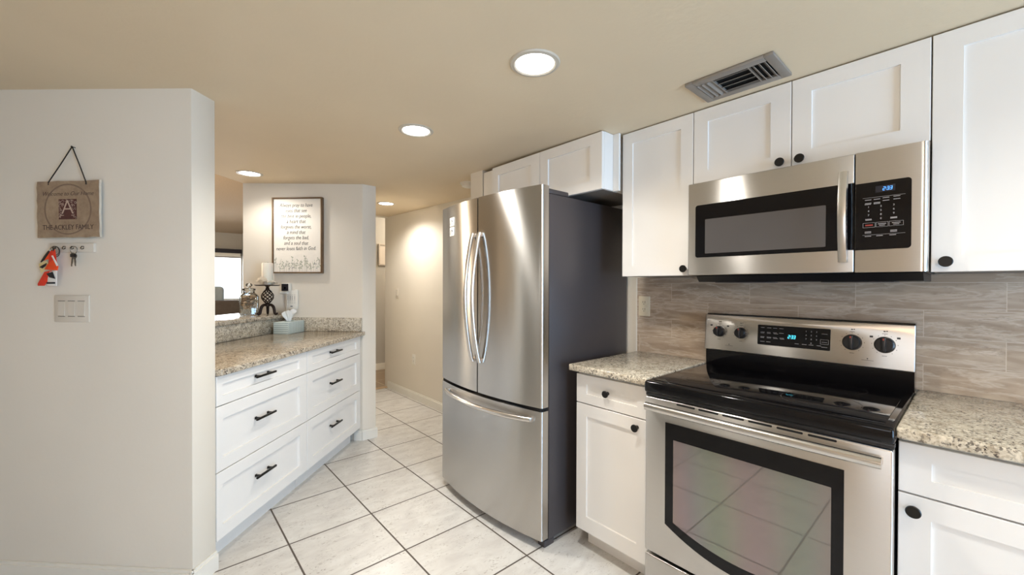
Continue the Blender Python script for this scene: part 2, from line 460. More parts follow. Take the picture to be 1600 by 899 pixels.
def copy_tree(o, parent=None):
    c = o.copy(); COL.objects.link(c)
    if parent is not None: c.parent = parent
    for ch in list(o.children): copy_tree(ch, c)
    return c
def text_bm(txt, size, depth=.0004, shear=0., mtx=None, align='CENTER', offset=0., sx=1.):
    cu = bpy.data.curves.new('lettering', 'FONT'); cu.body = txt; cu.size = size; cu.extrude = depth/2
    cu.align_x = align; cu.align_y = 'CENTER'; cu.shear = shear; cu.offset = offset; cu.resolution_u = 3
    o = bpy.data.objects.new('lettering', cu); COL.objects.link(o)
    dg = bpy.context.evaluated_depsgraph_get(); dg.update()
    me = bpy.data.meshes.new_from_object(o.evaluated_get(dg))
    bm = bmesh.new(); bm.from_mesh(me)
    bpy.data.objects.remove(o, do_unlink=True); bpy.data.meshes.remove(me); bpy.data.curves.remove(cu)
    # text lies in xy facing +z : turn to the xz plane facing -y
    m = Matrix.Rotation(pi/2, 4, 'X') @ Matrix.Diagonal((sx, 1, 1, 1))
    if mtx is not None: m = mtx @ m
    bmesh.ops.transform(bm, matrix=m, verts=bm.verts)
    return bm
T3 = lambda x, y, z: Matrix.Translation((x, y, z))
def rrect(x0, x1, z0, z1, r, corners=(1, 1, 1, 1), n=5):
    out = []
    for k, (cx, cz, a0) in enumerate(((x0+r, z0+r, pi), (x1-r, z0+r, 1.5*pi), (x1-r, z1-r, 0), (x0+r, z1-r, .5*pi))):
        if corners[k]:
            out += [(cx+r*cos(a0+i*pi/2/n), cz+r*sin(a0+i*pi/2/n)) for i in range(n+1)]
        else:
            out.append(((x0, x1, x1, x0)[k], (z0, z0, z1, z1)[k]))
    return out
SEG = {'0': 'abcdef', '2': 'abged', '3': 'abgcd'}
def seven(txt, x, y, z, w_, h_, mtx=None, t=.0016, sl=.12):
    mb = MB(); px = x
    def bar(x0, z0, x1, z1):
        f = lambda a, b: (a+(b-z)*sl, b)
        if abs(x1-x0) > abs(z1-z0): p = [f(x0, z0-t/2), f(x1, z0-t/2), f(x1, z0+t/2), f(x0, z0+t/2)]
        else: p = [f(x0-t/2, z0), f(x0+t/2, z0), f(x0+t/2, z1), f(x0-t/2, z1)]
        mb.prism(p, y-.0004, y, 'y')
    for ch in txt:
        if ch == ':':
            for q in (.3, .7): mb.prism([(px+(h_*q)*sl-t/2, z+h_*q-t/2), (px+(h_*q)*sl+t/2, z+h_*q-t/2), (px+(h_*q)*sl+t/2, z+h_*q+t/2), (px+(h_*q)*sl-t/2, z+h_*q+t/2)], y-.0004, y, 'y')
            px += w_*.35; continue
        g = t*.2; S_ = SEG[ch]; a, b, c, d = px, px+w_, z+h_/2, z+h_
        if 'a' in S_: bar(a, d, b, d)
        if 'g' in S_: bar(a, c, b, c)
        if 'd' in S_: bar(a, z, b, z)
        if 'b' in S_: bar(b, c, b, d)
        if 'c' in S_: bar(b, z, b, c)
        if 'e' in S_: bar(a, z, a, c)
        if 'f' in S_: bar(a, c, a, d)
        px += w_*1.45
    return mb

R90, R45, RM45 = -pi/2, pi/4, -pi/4
C0 = Vector((1.312, 3.396, 0)); U = Vector((1, 1, 0))/sqrt(2); V_ = Vector((-1, 1, 0))/sqrt(2)
def D(s, t, z=0): 
    p = C0 - U*s + V_*t; return (p.x, p.y, z)
def ceilz(x, y): return 2.103 + .0205*max(0, y-1.3) - .010*(x-1.85)
XW = 2.175        # face of the cooking wall

# ------------------------------------------------------------------ setting
struct('floor', MB().quad((-4.2, -2.8, 0), (2.6, -2.8, 0), (2.6, 4.95, 0), (-4.2, 4.95, 0)).quad((-4.2, 4.95, 0), (1.42, 4.95, 0), (1.42, 10.2, 0), (-4.2, 10.2, 0)), M['floor'])
struct('floor_hall', MB().box(1.42, 4.2, 4.955, 6.1, -.02, .001), M['planks'])
def ceiling():
    mb = MB()
    def poly(pts):
        b = bmesh.new()
        lo = [b.verts.new((x, y, ceilz(x, y))) for x, y in pts]; hi = [b.verts.new((x, y, ceilz(x, y)+.09)) for x, y in pts]
        b.faces.new(lo[::-1]); b.faces.new(hi)
        n = len(pts)
        for i in range(n): b.faces.new((lo[i], lo[(i+1) % n], hi[(i+1) % n], hi[i]))
        bmesh.ops.recalc_face_normals(b, faces=b.faces); mb.add(b)
    poly([(-2.35, -2.75), (2.4, -2.75), (2.4, 1.3), (-2.35, 1.3)])
    a = D(1.62, 1.05); b = D(0, 1.05); c = D(-.12, 1.05); e = D(-.12, .2)
    lw = D(1.62, 3.5)
    poly([(-2.35, 1.3), (2.4, 1.3), (2.4, 4.93), (1.36, 4.93), (1.36, 3.6), e[:2], c[:2], b[:2], a[:2], lw[:2], (-2.35, 4.6)])
    return mb
struct('ceiling', ceiling(), M['ceiling'])
HT = 2.26
struct('wall_right', MB().box(XW+.004, 2.35, -2.75, 2.315, 0, HT), M['wall'])
struct('wall_stub', MB().box(1.752, 2.35, 2.318, 2.46, 0, HT), M['wall'])
struct('wall_hall', MB().box(2.235, 2.35, 2.46, 4.93, 0, HT), M['wall'])
struct('wall_hall_left', MB().box(1.36, 1.425, 3.50, 4.93, 0, HT), M['wall'])
# the wall with the picture: a 45 degree wall ending in a short return that faces the kitchen
p0 = D(0, 0); p1 = D(0, 1.05); p2 = D(-.12, 1.05); 
struct('wall_picture', MB().prism([p0[:2], p1[:2], p2[:2], (1.425, 3.50+.05), (1.425, 3.394)], 0, HT), M['wall'])
a0 = D(1.687, 0); a1 = D(1.56, 0); a2 = D(1.56, 5.8); a3 = D(1.687, 5.8)
struct('wall_left', MB().prism([a0[:2], a1[:2], a2[:2], a3[:2]], 0, HT, bev=0.004), M['wall'], smooth=35)
struct('wall_half', MB().prism([D(.003, .685)[:2], D(1.558, .685)[:2], D(1.558, .80)[:2], D(.003, .80)[:2]], 0, 1.028), M['wall'])
# side wall and back wall of the kitchen with their openings
def wall_with_hole(axis, pos, th, a0, a1, h0, h1, z0, z1):
    mb = MB()
    def bx(u0, u1, zz0, zz1):
        if u1-u0 < 1e-4 or zz1-zz0 < 1e-4: return
        if axis == 'y': mb.box(u0, u1, pos-th, pos, zz0, zz1)
        else: mb.box(pos-th, pos, u0, u1, zz0, zz1)
    bx(a0, h0, 0, HT); bx(h1, a1, 0, HT); bx(h0, h1, 0, z0); bx(h0, h1, z1, HT)
    return mb
struct('wall_back', wall_with_hole('y', -2.6, .15, -2.35, 2.175, .33, 1.57, 0.0, 2.03), M['wall'])
struct('wall_side', wall_with_hole('x', -2.2, .15, -2.6, 4.62, -1.4, -.1, .9, 2.0), M['wall'])
def window(name, axis, pos, u0, u1, z0, z1, n):
    r = MB(); t = .045
    def bx(mb, a, b, c, d, y0=-.03, y1=.03):
        if axis == 'y': mb.box(a, b, pos+y0, pos+y1, c, d)
        else: mb.box(pos+y0, pos+y1, a, b, c, d)
    bx(r, u0, u1, z0, z0+t); bx(r, u0, u1, z1-t, z1)
    for i in range(n+1):
        c = u0+(u1-u0)*i/n; bx(r, max(u0, c-t/2), min(u1, c+t/2), z0+t, z1-t)
    f = struct(name, r, M['trim'])
    g = MB(); bx(g, u0+t, u1-t, z0+t, z1-t, -.003, .003)
    obj('pane', g, M['pane'], f, smooth=0)
window('window_1', 'y', -2.66, .33, 1.57, 0.0, 2.03, 2)
window('window_2', 'x', -2.27, -1.4, -.1, .9, 2.0, 2)
# room beyond the doorway
struct('wall_far_hall', MB().box(1.42, 4.2, 6.06, 6.16, 0, 2.5), M['living_wall'])
struct('wall_far_right', MB().box(4.1, 4.2, 4.93, 6.06, 0, 2.5), M['living_wall'])
struct('wall_hall_end', MB().box(2.235, 4.2, 4.93, 5.03, 0, 2.5), M['wall'])
struct('wall_header', MB().box(1.36, 2.235, 4.93, 4.98, 2.163, 2.5), M['wall'])
struct('ceiling_hall', MB().box(1.42, 4.2, 4.98, 6.16, 2.44, 2.5), M['ceiling'])
# living room beyond the ledge
struct('wall_living_right', MB().box(1.36, 1.42, 4.93, 10.1, 0, 3.6), M['living_wall'])
def wliv():
    mb = MB()
    mb.box(-4.2, .2, 10.0, 10.12, 0, 2.4); mb.box(1.36-.0, 1.42, 10.0, 10.12, 0, 2.4)
    mb.box(.2, 1.36, 10.0, 10.12, 0, .98); mb.box(.2, 1.36, 10.0, 10.12, 1.90, 2.4)
    return mb
struct('wall_living_far', wliv(), M['living_wall'])
struct('wall_living_left', MB().box(-4.3, -4.2, 3.0, 10.12, 0, 3.6), M['living_wall'])
def lceil():
    z = lambda y: 2.34 + .13*(10.1-y)
    mb = MB(); b = bmesh.new()
    pts = [(-4.3, 2.6), (1.42, 2.6), (1.42, 10.12), (-4.3, 10.12)]
    lo = [b.verts.new((x, y, z(y))) for x, y in pts]; hi = [b.verts.new((x, y, z(y)+.06)) for x, y in pts]
    b.faces.new(lo[::-1]); b.faces.new(hi)
    for i in range(4): b.faces.new((lo[i], lo[(i+1) % 4], hi[(i+1) % 4], hi[i]))
    bmesh.ops.recalc_face_normals(b, faces=b.faces); mb.add(b); return mb
struct('ceiling_living', lceil(), M['living_ceiling'])
window('window_3', 'y', 10.05, .2, 1.36, .98, 1.90, 1)
struct('trim_1', MB().box(.15, 1.36, 9.93, 9.998, .95, .98), M['trim'])
# baseboards
def bb(mb, pa, pb, out, h=.085, t=.013):
    a = Vector((pa[0], pa[1], 0)); b = Vector((pb[0], pb[1], 0)); n = Vector((out[0], out[1], 0)).normalized()
    q = [a, b, b+n*t, a+n*t]
    mb.prism([(p.x, p.y) for p in q], 0, h-.012); q2 = [a, b, b+n*t*.55, a+n*t*.55]; mb.prism([(p.x, p.y) for p in q2], h-.012, h)
    return mb
g = .0008
k = MB(); bb(k, D(1.687+g, -.014), D(1.687+g, 4.0), -U); bb(k, D(1.70, -g), D(1.562, -g), -V_)
struct('baseboard_left', k, M['trim'])
k = MB(); bb(k, D(g, .0), D(g, .07), -U); bb(k, (1.305, 3.393), (1.437, 3.393), (0, -1)); bb(k, (1.426, 3.393), (1.426, 4.92), (1, 0))
struct('baseboard_post', k, M['trim'])
struct('baseboard_hall', bb(bb(MB(), (2.234, 2.47), (2.234, 4.93), (-1, 0)), (1.76, 2.461), (2.22, 2.461), (0, 1)), M['trim'])
struct('baseboard_far', bb(MB(), (1.43, 6.059), (4.09, 6.059), (0, -1), .1), M['trim'])
struct('trim_2', MB().box(1.43, 2.232, 4.92, 4.99, 0.0012, .008, .002), M['threshold'])
# tiled splashback on the cooking wall
struct('trim_3', MB().box(XW-.006, XW+.004, -.6, 1.335, .916, 1.352), M['splash'])
struct('trim_4', MB().box(XW-.009, XW+.003, 1.3352, 1.3405, .916, 1.352), M['trim'])

# ------------------------------------------------------------------ recessed lights
def downlight(label, x, y, first=None, dim=1.0):
    z = ceilz(x, y)
    if first is None:
        t = thing('recessed_light', label, 'light', (x, y, z), 0, 'recessed ceiling lights')
        ring = MB().lathe([(.070, .0), (.070, -.004), (.076, -.007), (.088, -.005), (.092, 0)], seg=48)
        obj('trim_ring', ring, M['lens_ring'], t)
        obj('lens', MB().lathe([(0, -.0035), (.0695, -.0025), (.0695, 0), (0, 0)], seg=48), M['lens'], t)
        ld = bpy.data.lights.new('lamp', 'SPOT'); ld.energy = LAMP_W*4; ld.color = LAMP_COL; ld.spot_size = radians(154); ld.spot_blend = .6; ld.shadow_soft_size = .06
        lo = bpy.data.objects.new('lamp', ld); COL.objects.link(lo); lo.parent = t; lo.location = (0, 0, -.012)
    else:
        t = copy_tree(first); t.location = (x, y, z); t['label'] = label
        if dim != 1:
            lo = [c for c in t.children if c.type == 'LIGHT'][0]; lo.data = lo.data.copy(); lo.data.energy *= dim
    return t
lt = downlight('largest recessed ceiling light, nearest the grey vent', 1.038, 1.06)
downlight('recessed ceiling light above the floor in front of the refrigerator', 1.041, 1.958, lt)
downlight('recessed ceiling light above the drawer counter by the framed verse', .553, 3.70, lt, .42)
downlight('recessed ceiling light in the hallway behind the post', 1.82, 4.07, lt, 1.15)
for y in (-.35, -1.6):            # two more lamps of the same row, behind the camera
    ld = bpy.data.lights.new('kitchen_lamp', 'SPOT'); ld.energy = LAMP_W*4*.55; ld.color = LAMP_COL; ld.spot_size = radians(154); ld.spot_blend = .6; ld.shadow_soft_size = .06
    lo = bpy.data.objects.new('kitchen_lamp', ld); COL.objects.link(lo); lo.location = (.95, y, ceilz(.95, y)-.012)

# ------------------------------------------------------------------ ceiling vent
def vent():
    x0, x1, y0, y1 = 1.578, 1.790, .458, .766; z = ceilz(1.68, .6)
    t = thing('ceiling_vent', 'grey metal air vent in the ceiling beside the upper cabinets', 'vent', ((x0+x1)/2, (y0+y1)/2, z))
    hx, hy = (x1-x0)/2, (y1-y0)/2; ix, iy = hx-.034, hy-.030
    f = MB()
    for a in ((-hx, hx, -hy, -iy), (-hx, hx, iy, hy), (-hx, -ix, -iy, iy), (ix, hx, -iy, iy)):
        f.box(*a, -.012, -.0005, .002)
    obj('frame', f, M['vent'], t)
    obj('backing', MB().box(-ix, ix, -iy, iy, -.0016, -.0006), M['dark_gap'], t)  # near-black sheet in place of the duct's shade between the louvers
    for i in range(4):
        x = -ix+.014+i*(2*ix-.028)/3
        obj('louver', MB().box(-.0075, .0075, -.060, .060, -.0009, .0009, mtx=T3(x, 0, -.0075) @ Matrix.Rotation(radians(-32), 4, 'Y')), M['vent'], t)
    for sgn in (-1, 1):
        obj('divider', MB().box(-ix, ix, sgn*.063-.0025, sgn*.063+.0025, -.010, -.002), M['vent'], t)
        for q in range(3):
            y = sgn*(.077+q*.0185)
            obj('louver', MB().box(-ix, ix, -.0085, .0085, -.0008, .0008, mtx=T3(0, y, -.0082) @ Matrix.Rotation(radians(-sgn*42), 4, 'X')), M['vent'], t)
    obj('screw', MB().ball((0, -hy+.022, -.009), .003), M['chrome'], t)
vent()

# ------------------------------------------------------------------ cabinets
def knob(parent, x, z, y=0., r=.0165):
    mb = MB().lathe([(0, .026), (r*.9, .026), (r, .0245), (r*1.0, .021), (r*.9, .0185), (.007, .017), (.006, .004), (.0085, .0), (0, 0)], (x, y, z), 'y', 28)
    return obj('knob', mb, M['black_metal'], parent)
def bar_handle(parent, x, z, y=0., half=.078):
    mb = MB().box(x-half, x+half, y-.033, y-.023, z-.0055, z+.0055, .002)
    for s in (-1, 1):
        mb.box(x+s*(half-.030)-.005, x+s*(half-.030)+.005, y-.025, y, z-.005, z+.005, .001)
        mb.box(x+s*(half-.030)-.007, x+s*(half-.030)+.007, y-.003, y, z-.007, z+.007, .001)
    return obj('handle', mb, M['black_metal'], parent)

def base_cabinet(label, y_left, wdt, drawer_knob=True, knob_side='r', rail=.062):
    t = thing('base_cabinet', label, 'cabinet', (1.585, y_left, 0), R90)
    obj('body', MB().box(.001, wdt-.001, .0205, .582, .092, .883, .001), M['cabinet'], t)
    obj('toe_kick', MB().box(.02, wdt-.001, .075, .09, 0, .0915), M['cabinet'], t)
    d = obj('drawer', MB().shaker(.0015, wdt-.0015, .7285, .868, rail, rail, .046, .046), M['cabinet'], t)
    if drawer_knob: knob(d, wdt*.45, .80, .008)
    e = obj('door', MB().shaker(.0015, wdt-.0015, .098, .7235, rail, rail, .058, .074), M['cabinet'], t)
    knob(e, wdt-.063 if knob_side == 'r' else .034, .686, 0)
    return t
base_cabinet('white base cabinet with drawer and door between the refrigerator and the range', 1.315, .405, True, 'r')
base_cabinet('white base cabinet cut by the photo edge right of the range', .1425, .53, False, 'l', .066)

def slab(name, label, x0, x1, y0, y1, z0, z1, mat, loc=(0, 0, 0), rotz=0, bev=.006):
    o = obj(name, MB().box(x0, x1, y0, y1, z0, z1, bev, 3), mat, None, 35, loc, rotz)
    return tag(o, label, 'countertop')
slab('granite_countertop', 'short speckled granite countertop between refrigerator and range', 1.548, 2.168, .908, 1.335, .8845, .916, M['granite'])
slab('granite_countertop', 'speckled granite countertop right of the range at the photo edge', 1.543, 2.168, -.42, .1425, .8845, .916, M['granite'])

def upper_cabinet(name, label, x, y_left, wdt, z0, z1, depth, doors, knobs, rails=(.058, .058)):
    t = thing(name, label, 'cabinet', (x, y_left, z0), R90)
    H = z1-z0
    obj('body', MB().box(.001, wdt-.001, .0205, depth, 0.004, H, .001), M['cabinet'], t)
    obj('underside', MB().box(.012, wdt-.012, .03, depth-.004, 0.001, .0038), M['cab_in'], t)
    for (a, b), kn in zip(doors, knobs):
        d = obj('door', MB().shaker(a, b, .001, H-.003, rails[0], rails[1], .058, .052), M['cabinet'], t)
        if kn: knob(d, kn[0], kn[1]-z0, 0)
    return t
zt = lambda x, y: ceilz(x, y)-.004
upper_cabinet('wall_cabinet', 'tall white wall cabinet between the refrigerator cabinet and the microwave', 1.849, 1.229, .374, 1.353, 2.1, .318, [(.001, .373)], [(.339, 1.385)])
upper_cabinet('wall_cabinet', 'wide white double door wall cabinet directly above the microwave', 1.849, .8535, .7565, 1.768, 2.1, .318, [(.001, .3785), (.3815, .7555)], [(.346, 1.789), (.411, 1.789)], (.062, .070))
upper_cabinet('wall_cabinet', 'tall white wall cabinet right of the microwave at the photo edge', 1.849, .0955, .50, 1.351, 2.1, .318, [(.001, .499)], [(.034, 1.383)], (.066, .066))
ofc = upper_cabinet('wall_cabinet', 'shallow white double door cabinet directly above the refrigerator', 1.723, 2.17, .904, 1.803, 2.102, .444, [(.001, .4535), (.4565, .903)], [None, None], (.064, .078))
obj('filler', MB().box(-.141, -.001, .036, .05, .0, .30), M['cabinet'], ofc)
obj('filler', MB().box(.905, .939, .095, .11, .0, .299), M['cabinet'], ofc)

# diagonal drawer bank
def drawer_cabinet(label, s_left, s_right, rl, rr, hx):
    wdt = s_left-s_right
    t = thing('drawer_cabinet', label, 'cabinet', D(s_left, 0), R45)
    obj('body', MB().box(.0, wdt, .0205, .64, .112, .883), M['cabinet'], t)
    obj('toe_kick', MB().box(0, wdt, .08, .095, 0, .1115), M['cabinet'], t)
    for z0, z1, rb, hz in ((.7425, .881, .042, .825), (.436, .738, .062, .604), (.118, .4315, .062, .300)):
        d = obj('drawer', MB().shaker(.0015, wdt-.0015, z0, z1, rl, rr, rb-.002, rb, th=.019, rec=.012), M['cabinet'], t)
        bar_handle(d, hx, hz, .009)
    return t
drawer_cabinet('white three drawer cabinet nearer the wall with the switches', 1.556, .823, .036, .076, 1.556-1.236)
drawer_cabinet('white three drawer cabinet nearer the hallway post', .820, .055, .06, .058, .820-.470)
obj_f = obj('filler_strip', MB().box(-.054, -.018, .012, .03, .112, .883), M['cabinet'], None, 0, D(0, 0), R45)
tag(obj_f, 'narrow white filler strip between drawer cabinet and post', 'filler strip')
# granite of the diagonal counter (local x = -s, y = t)
slab('granite_countertop', 'long tan granite countertop above the two drawer cabinets', -1.555, -.003, -.026, .662, .8845, .916, M['granite_tan'], D(0, 0), R45)
o = obj('granite_backsplash', MB().box(-.023, -.002, .002, .640, .9165, 1.030, .003), M['granite'], None, 35, D(0, 0), R45)
tag(o, 'low granite backsplash strip under the framed verse', 'backsplash')
o = obj('granite_riser', MB().box(-1.555, -.024, .662, .684, .9165, 1.0285, .002), M['granite'], None, 35, D(0, 0), R45)
tag(o, 'upright granite strip between countertop and raised ledge', 'backsplash')
slab('granite_ledge', 'raised granite ledge holding jar and candle beside the living room', -1.555, -.003, .634, 1.10, 1.030, 1.060, M['granite_tan'], D(0, 0), R45)

# ------------------------------------------------------------------ range
def make_range():
    t = thing('range', 'freestanding stainless range with black glass cooktop', 'range', (1.53, .902, 0), R90)
    Wd = .757
    obj('body', MB().box(.004, Wd-.004, .045, .585, .03, .862, .003), M['black_plastic'], t)
    # cooktop: enamel tray with a raised rim and a glass inset
    ck = obj('cooktop', MB().box(-.003, Wd+.0015, -.006, .60, .866, .914, .010, 3), M['black_gloss'], t)
    obj('glass_top', MB().box(.022, Wd-.022, .03, .535, .9142, .9165, .001), M['cooktop'], ck)
    bz = .9168
    def ring(cx, cy, r, wdt=.0016):
        return MB().lathe([(r-wdt, .0001), (r, .0001)], (cx, cy, bz), 'z', 64)
    for cx, cy, rs in ((.15, .17, (.076, .052)), (.165, .415, (.07,)), (.555, .17, (.112, .082)), (.57, .425, (.075,)), (.36, .44, (.05,))):
        for r in rs: obj('burner_ring', ring(cx, cy, r), M['burner'], ck)
    obj('front_trim', MB().box(0, Wd, .006, .04, .852, .866, .002), M['black_plastic'], t)
    # door
    dr = obj('oven_door', MB().box(.001, Wd-.001, 0, .042, .212, .850, .006, 3), M['steel'], t)
    # dark glass with a bowed lower edge
    xl, xr, zt_, zb = .090, .650, .762, .356
    pts = [(xl, zb), ]
    n = 18
    for i in range(n+1):
        u = i/n; x = xl+(xr-xl)*u; pts.append((x, zb-.075*(1-(2*u-1)**2)))
    pts = pts[1:] + [(xr, zt_), (xl, zt_)]
    wn = obj('window_glass', MB().prism(pts, -.0025, .001, 'y'), M['black_gloss'], dr)
    xl2, xr2, zt2, zb2 = .124, .620, .700, .375
    pts = []
    for i in range(n+1):
        u = i/n; x = xl2+(xr2-xl2)*u; pts.append((x, zb2-.05*(1-(2*u-1)**2)))
    pts += [(xr2, zt2), (xl2, zt2)]
    obj('inner_window', MB().prism(pts, -.0032, -.002, 'y'), M['oven_inner'], dr)
    # handle
    hp = [(.020, -.030, .818), (.10, -.033, .818), (.25, -.035, .818), (Wd/2-.01, -.036, .818), (.50, -.035, .818), (.65, -.033, .818), (Wd-.022, -.030, .818)]
    hb = MB().tube(hp, .0155, 16, flat=1.05)
    for x in (.022, Wd-.032): hb.box(x-.01, x+.01, -.028, .002, .808, .828, .003)
    obj('handle', hb, M['steel_bright'], dr)
    for i in range(6):
        x = .135+i*.085
        obj('vent_slot', MB().prism(rrect(x, x+.072, .8385, .8455, .003), -.0008, .003, 'y'), M['dark_gap'], dr)
    dw = obj('storage_drawer', MB().box(.001, Wd-.001, 0, .042, .045, .200, .006, 3), M['steel'], t)
    obj('kick_plate', MB().box(.02, Wd-.02, .05, .06, 0.0, .045), M['black_plastic'], t)
    # backguard, leaning back a little
    yb = .572; lean = .016
    bg = MB().prism([(yb+.004, .913), (.632, .913), (.636, 1.168), (yb+lean+.002, 1.168), (yb, .99)], .001, Wd-.001, 'x')
    obj('backguard', bg, M['black_gloss'], t)
    yf = lambda z: yb+lean*(z-.99)/(1.163-.99)
    A = Matrix.Rotation(-math.atan2(lean, .173), 4, 'X')
    fr = lambda z: T3(0, yf(z)-.0105, z) @ A      # frame on the sloping face
    pn = MB().box(-.001, Wd+.001, -.002, .010, -.0, .174, .004, 3, mtx=T3(0, yf(.99)-.0105, .990) @ A)
    pan = obj('control_panel', pn, M['steel'], t)
    def onp(mb2, z): pass
    base = T3(0, yf(.99)-.0105, .990) @ A
    # glass display: local panel coords x, h above .990
    dp = MB().prism(rrect(.238, .508, .048, .138, .004), -.0035, -.001, 'y', mtx=base)
    dpo = obj('display', dp, M['black_gloss'], pan)
    cl = seven('2:33', .358, -.0037, .086, .0062, .0135, t=.0014); bmesh.ops.transform(cl.bm, matrix=base, verts=cl.bm.verts)
    obj('clock_digits', cl, M['cyan'], dpo)
    pr = MB(); random.seed(3)
    def mark(x0, x1, z, hh=.0013): pr.box(x0, x1, -.0040, -.0034, z-hh/2, z+hh/2, mtx=base)
    for z, xs in ((.126, (.250, .276, .300, .324)), (.1055, (.250, .276, .300, .324)), (.101, (.250, .276, .302)), (.084, (.250, .276, .300, .326)), (.080, (.250, .276, .302, .328)), (.0625, (.250, .274)), (.0655, (.384, .410, .434, .462))):
        if z < .07 and xs[0] > .3: obj('button_print', pr, M['grey_print'], dpo); pr = MB()
        for x in xs: mark(x, x+.014+.004*random.random(), z)
    obj('button_print', pr, M['grey_print'], dpo); pr = MB()
    mark(.478, .498, .116); mark(.479, .497, .082); mark(.478, .498, .061)
    for x0, x1, z0, z1 in ((.474, .502, .073, .0738), (.474, .502, .092, .0928), (.474, .4748, .073, .0928), (.5012, .502, .073, .0928)): pr.box(x0, x1, -.004, -.0034, z0, z1, mtx=base)
    obj('button_print', pr, M['grey_print'], dpo); pr = MB()
    for i, dgt in sorted(enumerate('1234567890'), key=lambda q: q[0] % 3 if q[0] < 9 else 1):
        if i in (1, 2): obj('number_print', pr, M['grey_print'], dpo); pr = MB()
        q = (i % 3, i//3) if i < 9 else (1, 3)
        pr.add(text_bm(dgt, .0085, mtx=base @ T3(.424+q[0]*.0185, -.0038, .122-q[1]*.0165)))
    obj('number_print', pr, M['grey_print'], dpo)
    for kx, h in ((.068, .092), (.166, .092), (.577, .092), (.674, .092)):
        sp = MB(); r0 = .0375 if kx > .5 else .033
        for i in range(11):
            a = radians(-145+29*i+90)
            sp.box(-.0011, .0011, -.0026, -.0019, -.0011, .0011, mtx=base @ T3(kx+cos(a)*r0, 0, h+sin(a)*r0))
        sp.box(kx-.008, kx+.008, -.0026, -.0019, h+r0+.004, h+r0+.0055, mtx=base); sp.box(kx-.007, kx+.007, -.0026, -.0019, h-r0-.006, h-r0-.0045, mtx=base)
        sp.box(kx-.004, kx+.002, -.0026, -.0019, h+r0+.012, h+r0+.016, mtx=base); sp.box(kx+.004, kx+.008, -.0026, -.0019, h+r0+.013, h+r0+.017, mtx=base)
        if kx in (.068, .674):
            for sgn in (-1, 1): sp.box(kx+sgn*.039-.005, kx+sgn*.039+.005, -.0026, -.0019, .117, .124, mtx=base)
        obj('dial_print', sp, M['dark_print'], pan)
    for kx in (.115, .625):
        sp = MB(); sp.box(kx-.018, kx+.018, -.0026, -.0019, .026, .0272, mtx=base); sp.box(kx-.002, kx+.002, -.0026, -.0019, .031, .035, mtx=base)
        obj('indicator_print', sp, M['dark_print'], pan)
    for kx, h, r in ((.068, .092, .0265), (.166, .092, .0265), (.577, .092, .0315), (.674, .092, .0315)):
        kb = MB().lathe([(0, .024), (r*.80, .024), (r*.86, .022), (r*.98, .006), (r, .0), (0, 0)], (0, 0, 0), 'y', 36, mtx=base @ T3(kx, -.0022, h))
        kb.box(-r*.22, r*.22, -.036, -.020, -r*.84, r*.84, .004, mtx=base @ T3(kx, -.0022, h))
        ko = obj('knob', kb, M['black_plastic'], pan)
        obj('pointer', MB().box(-.002, .002, -.0372, -.0362, r*.52, r*.76, mtx=base @ T3(kx, -.0022, h)), M['red_mark'], ko)
    return t
make_range()

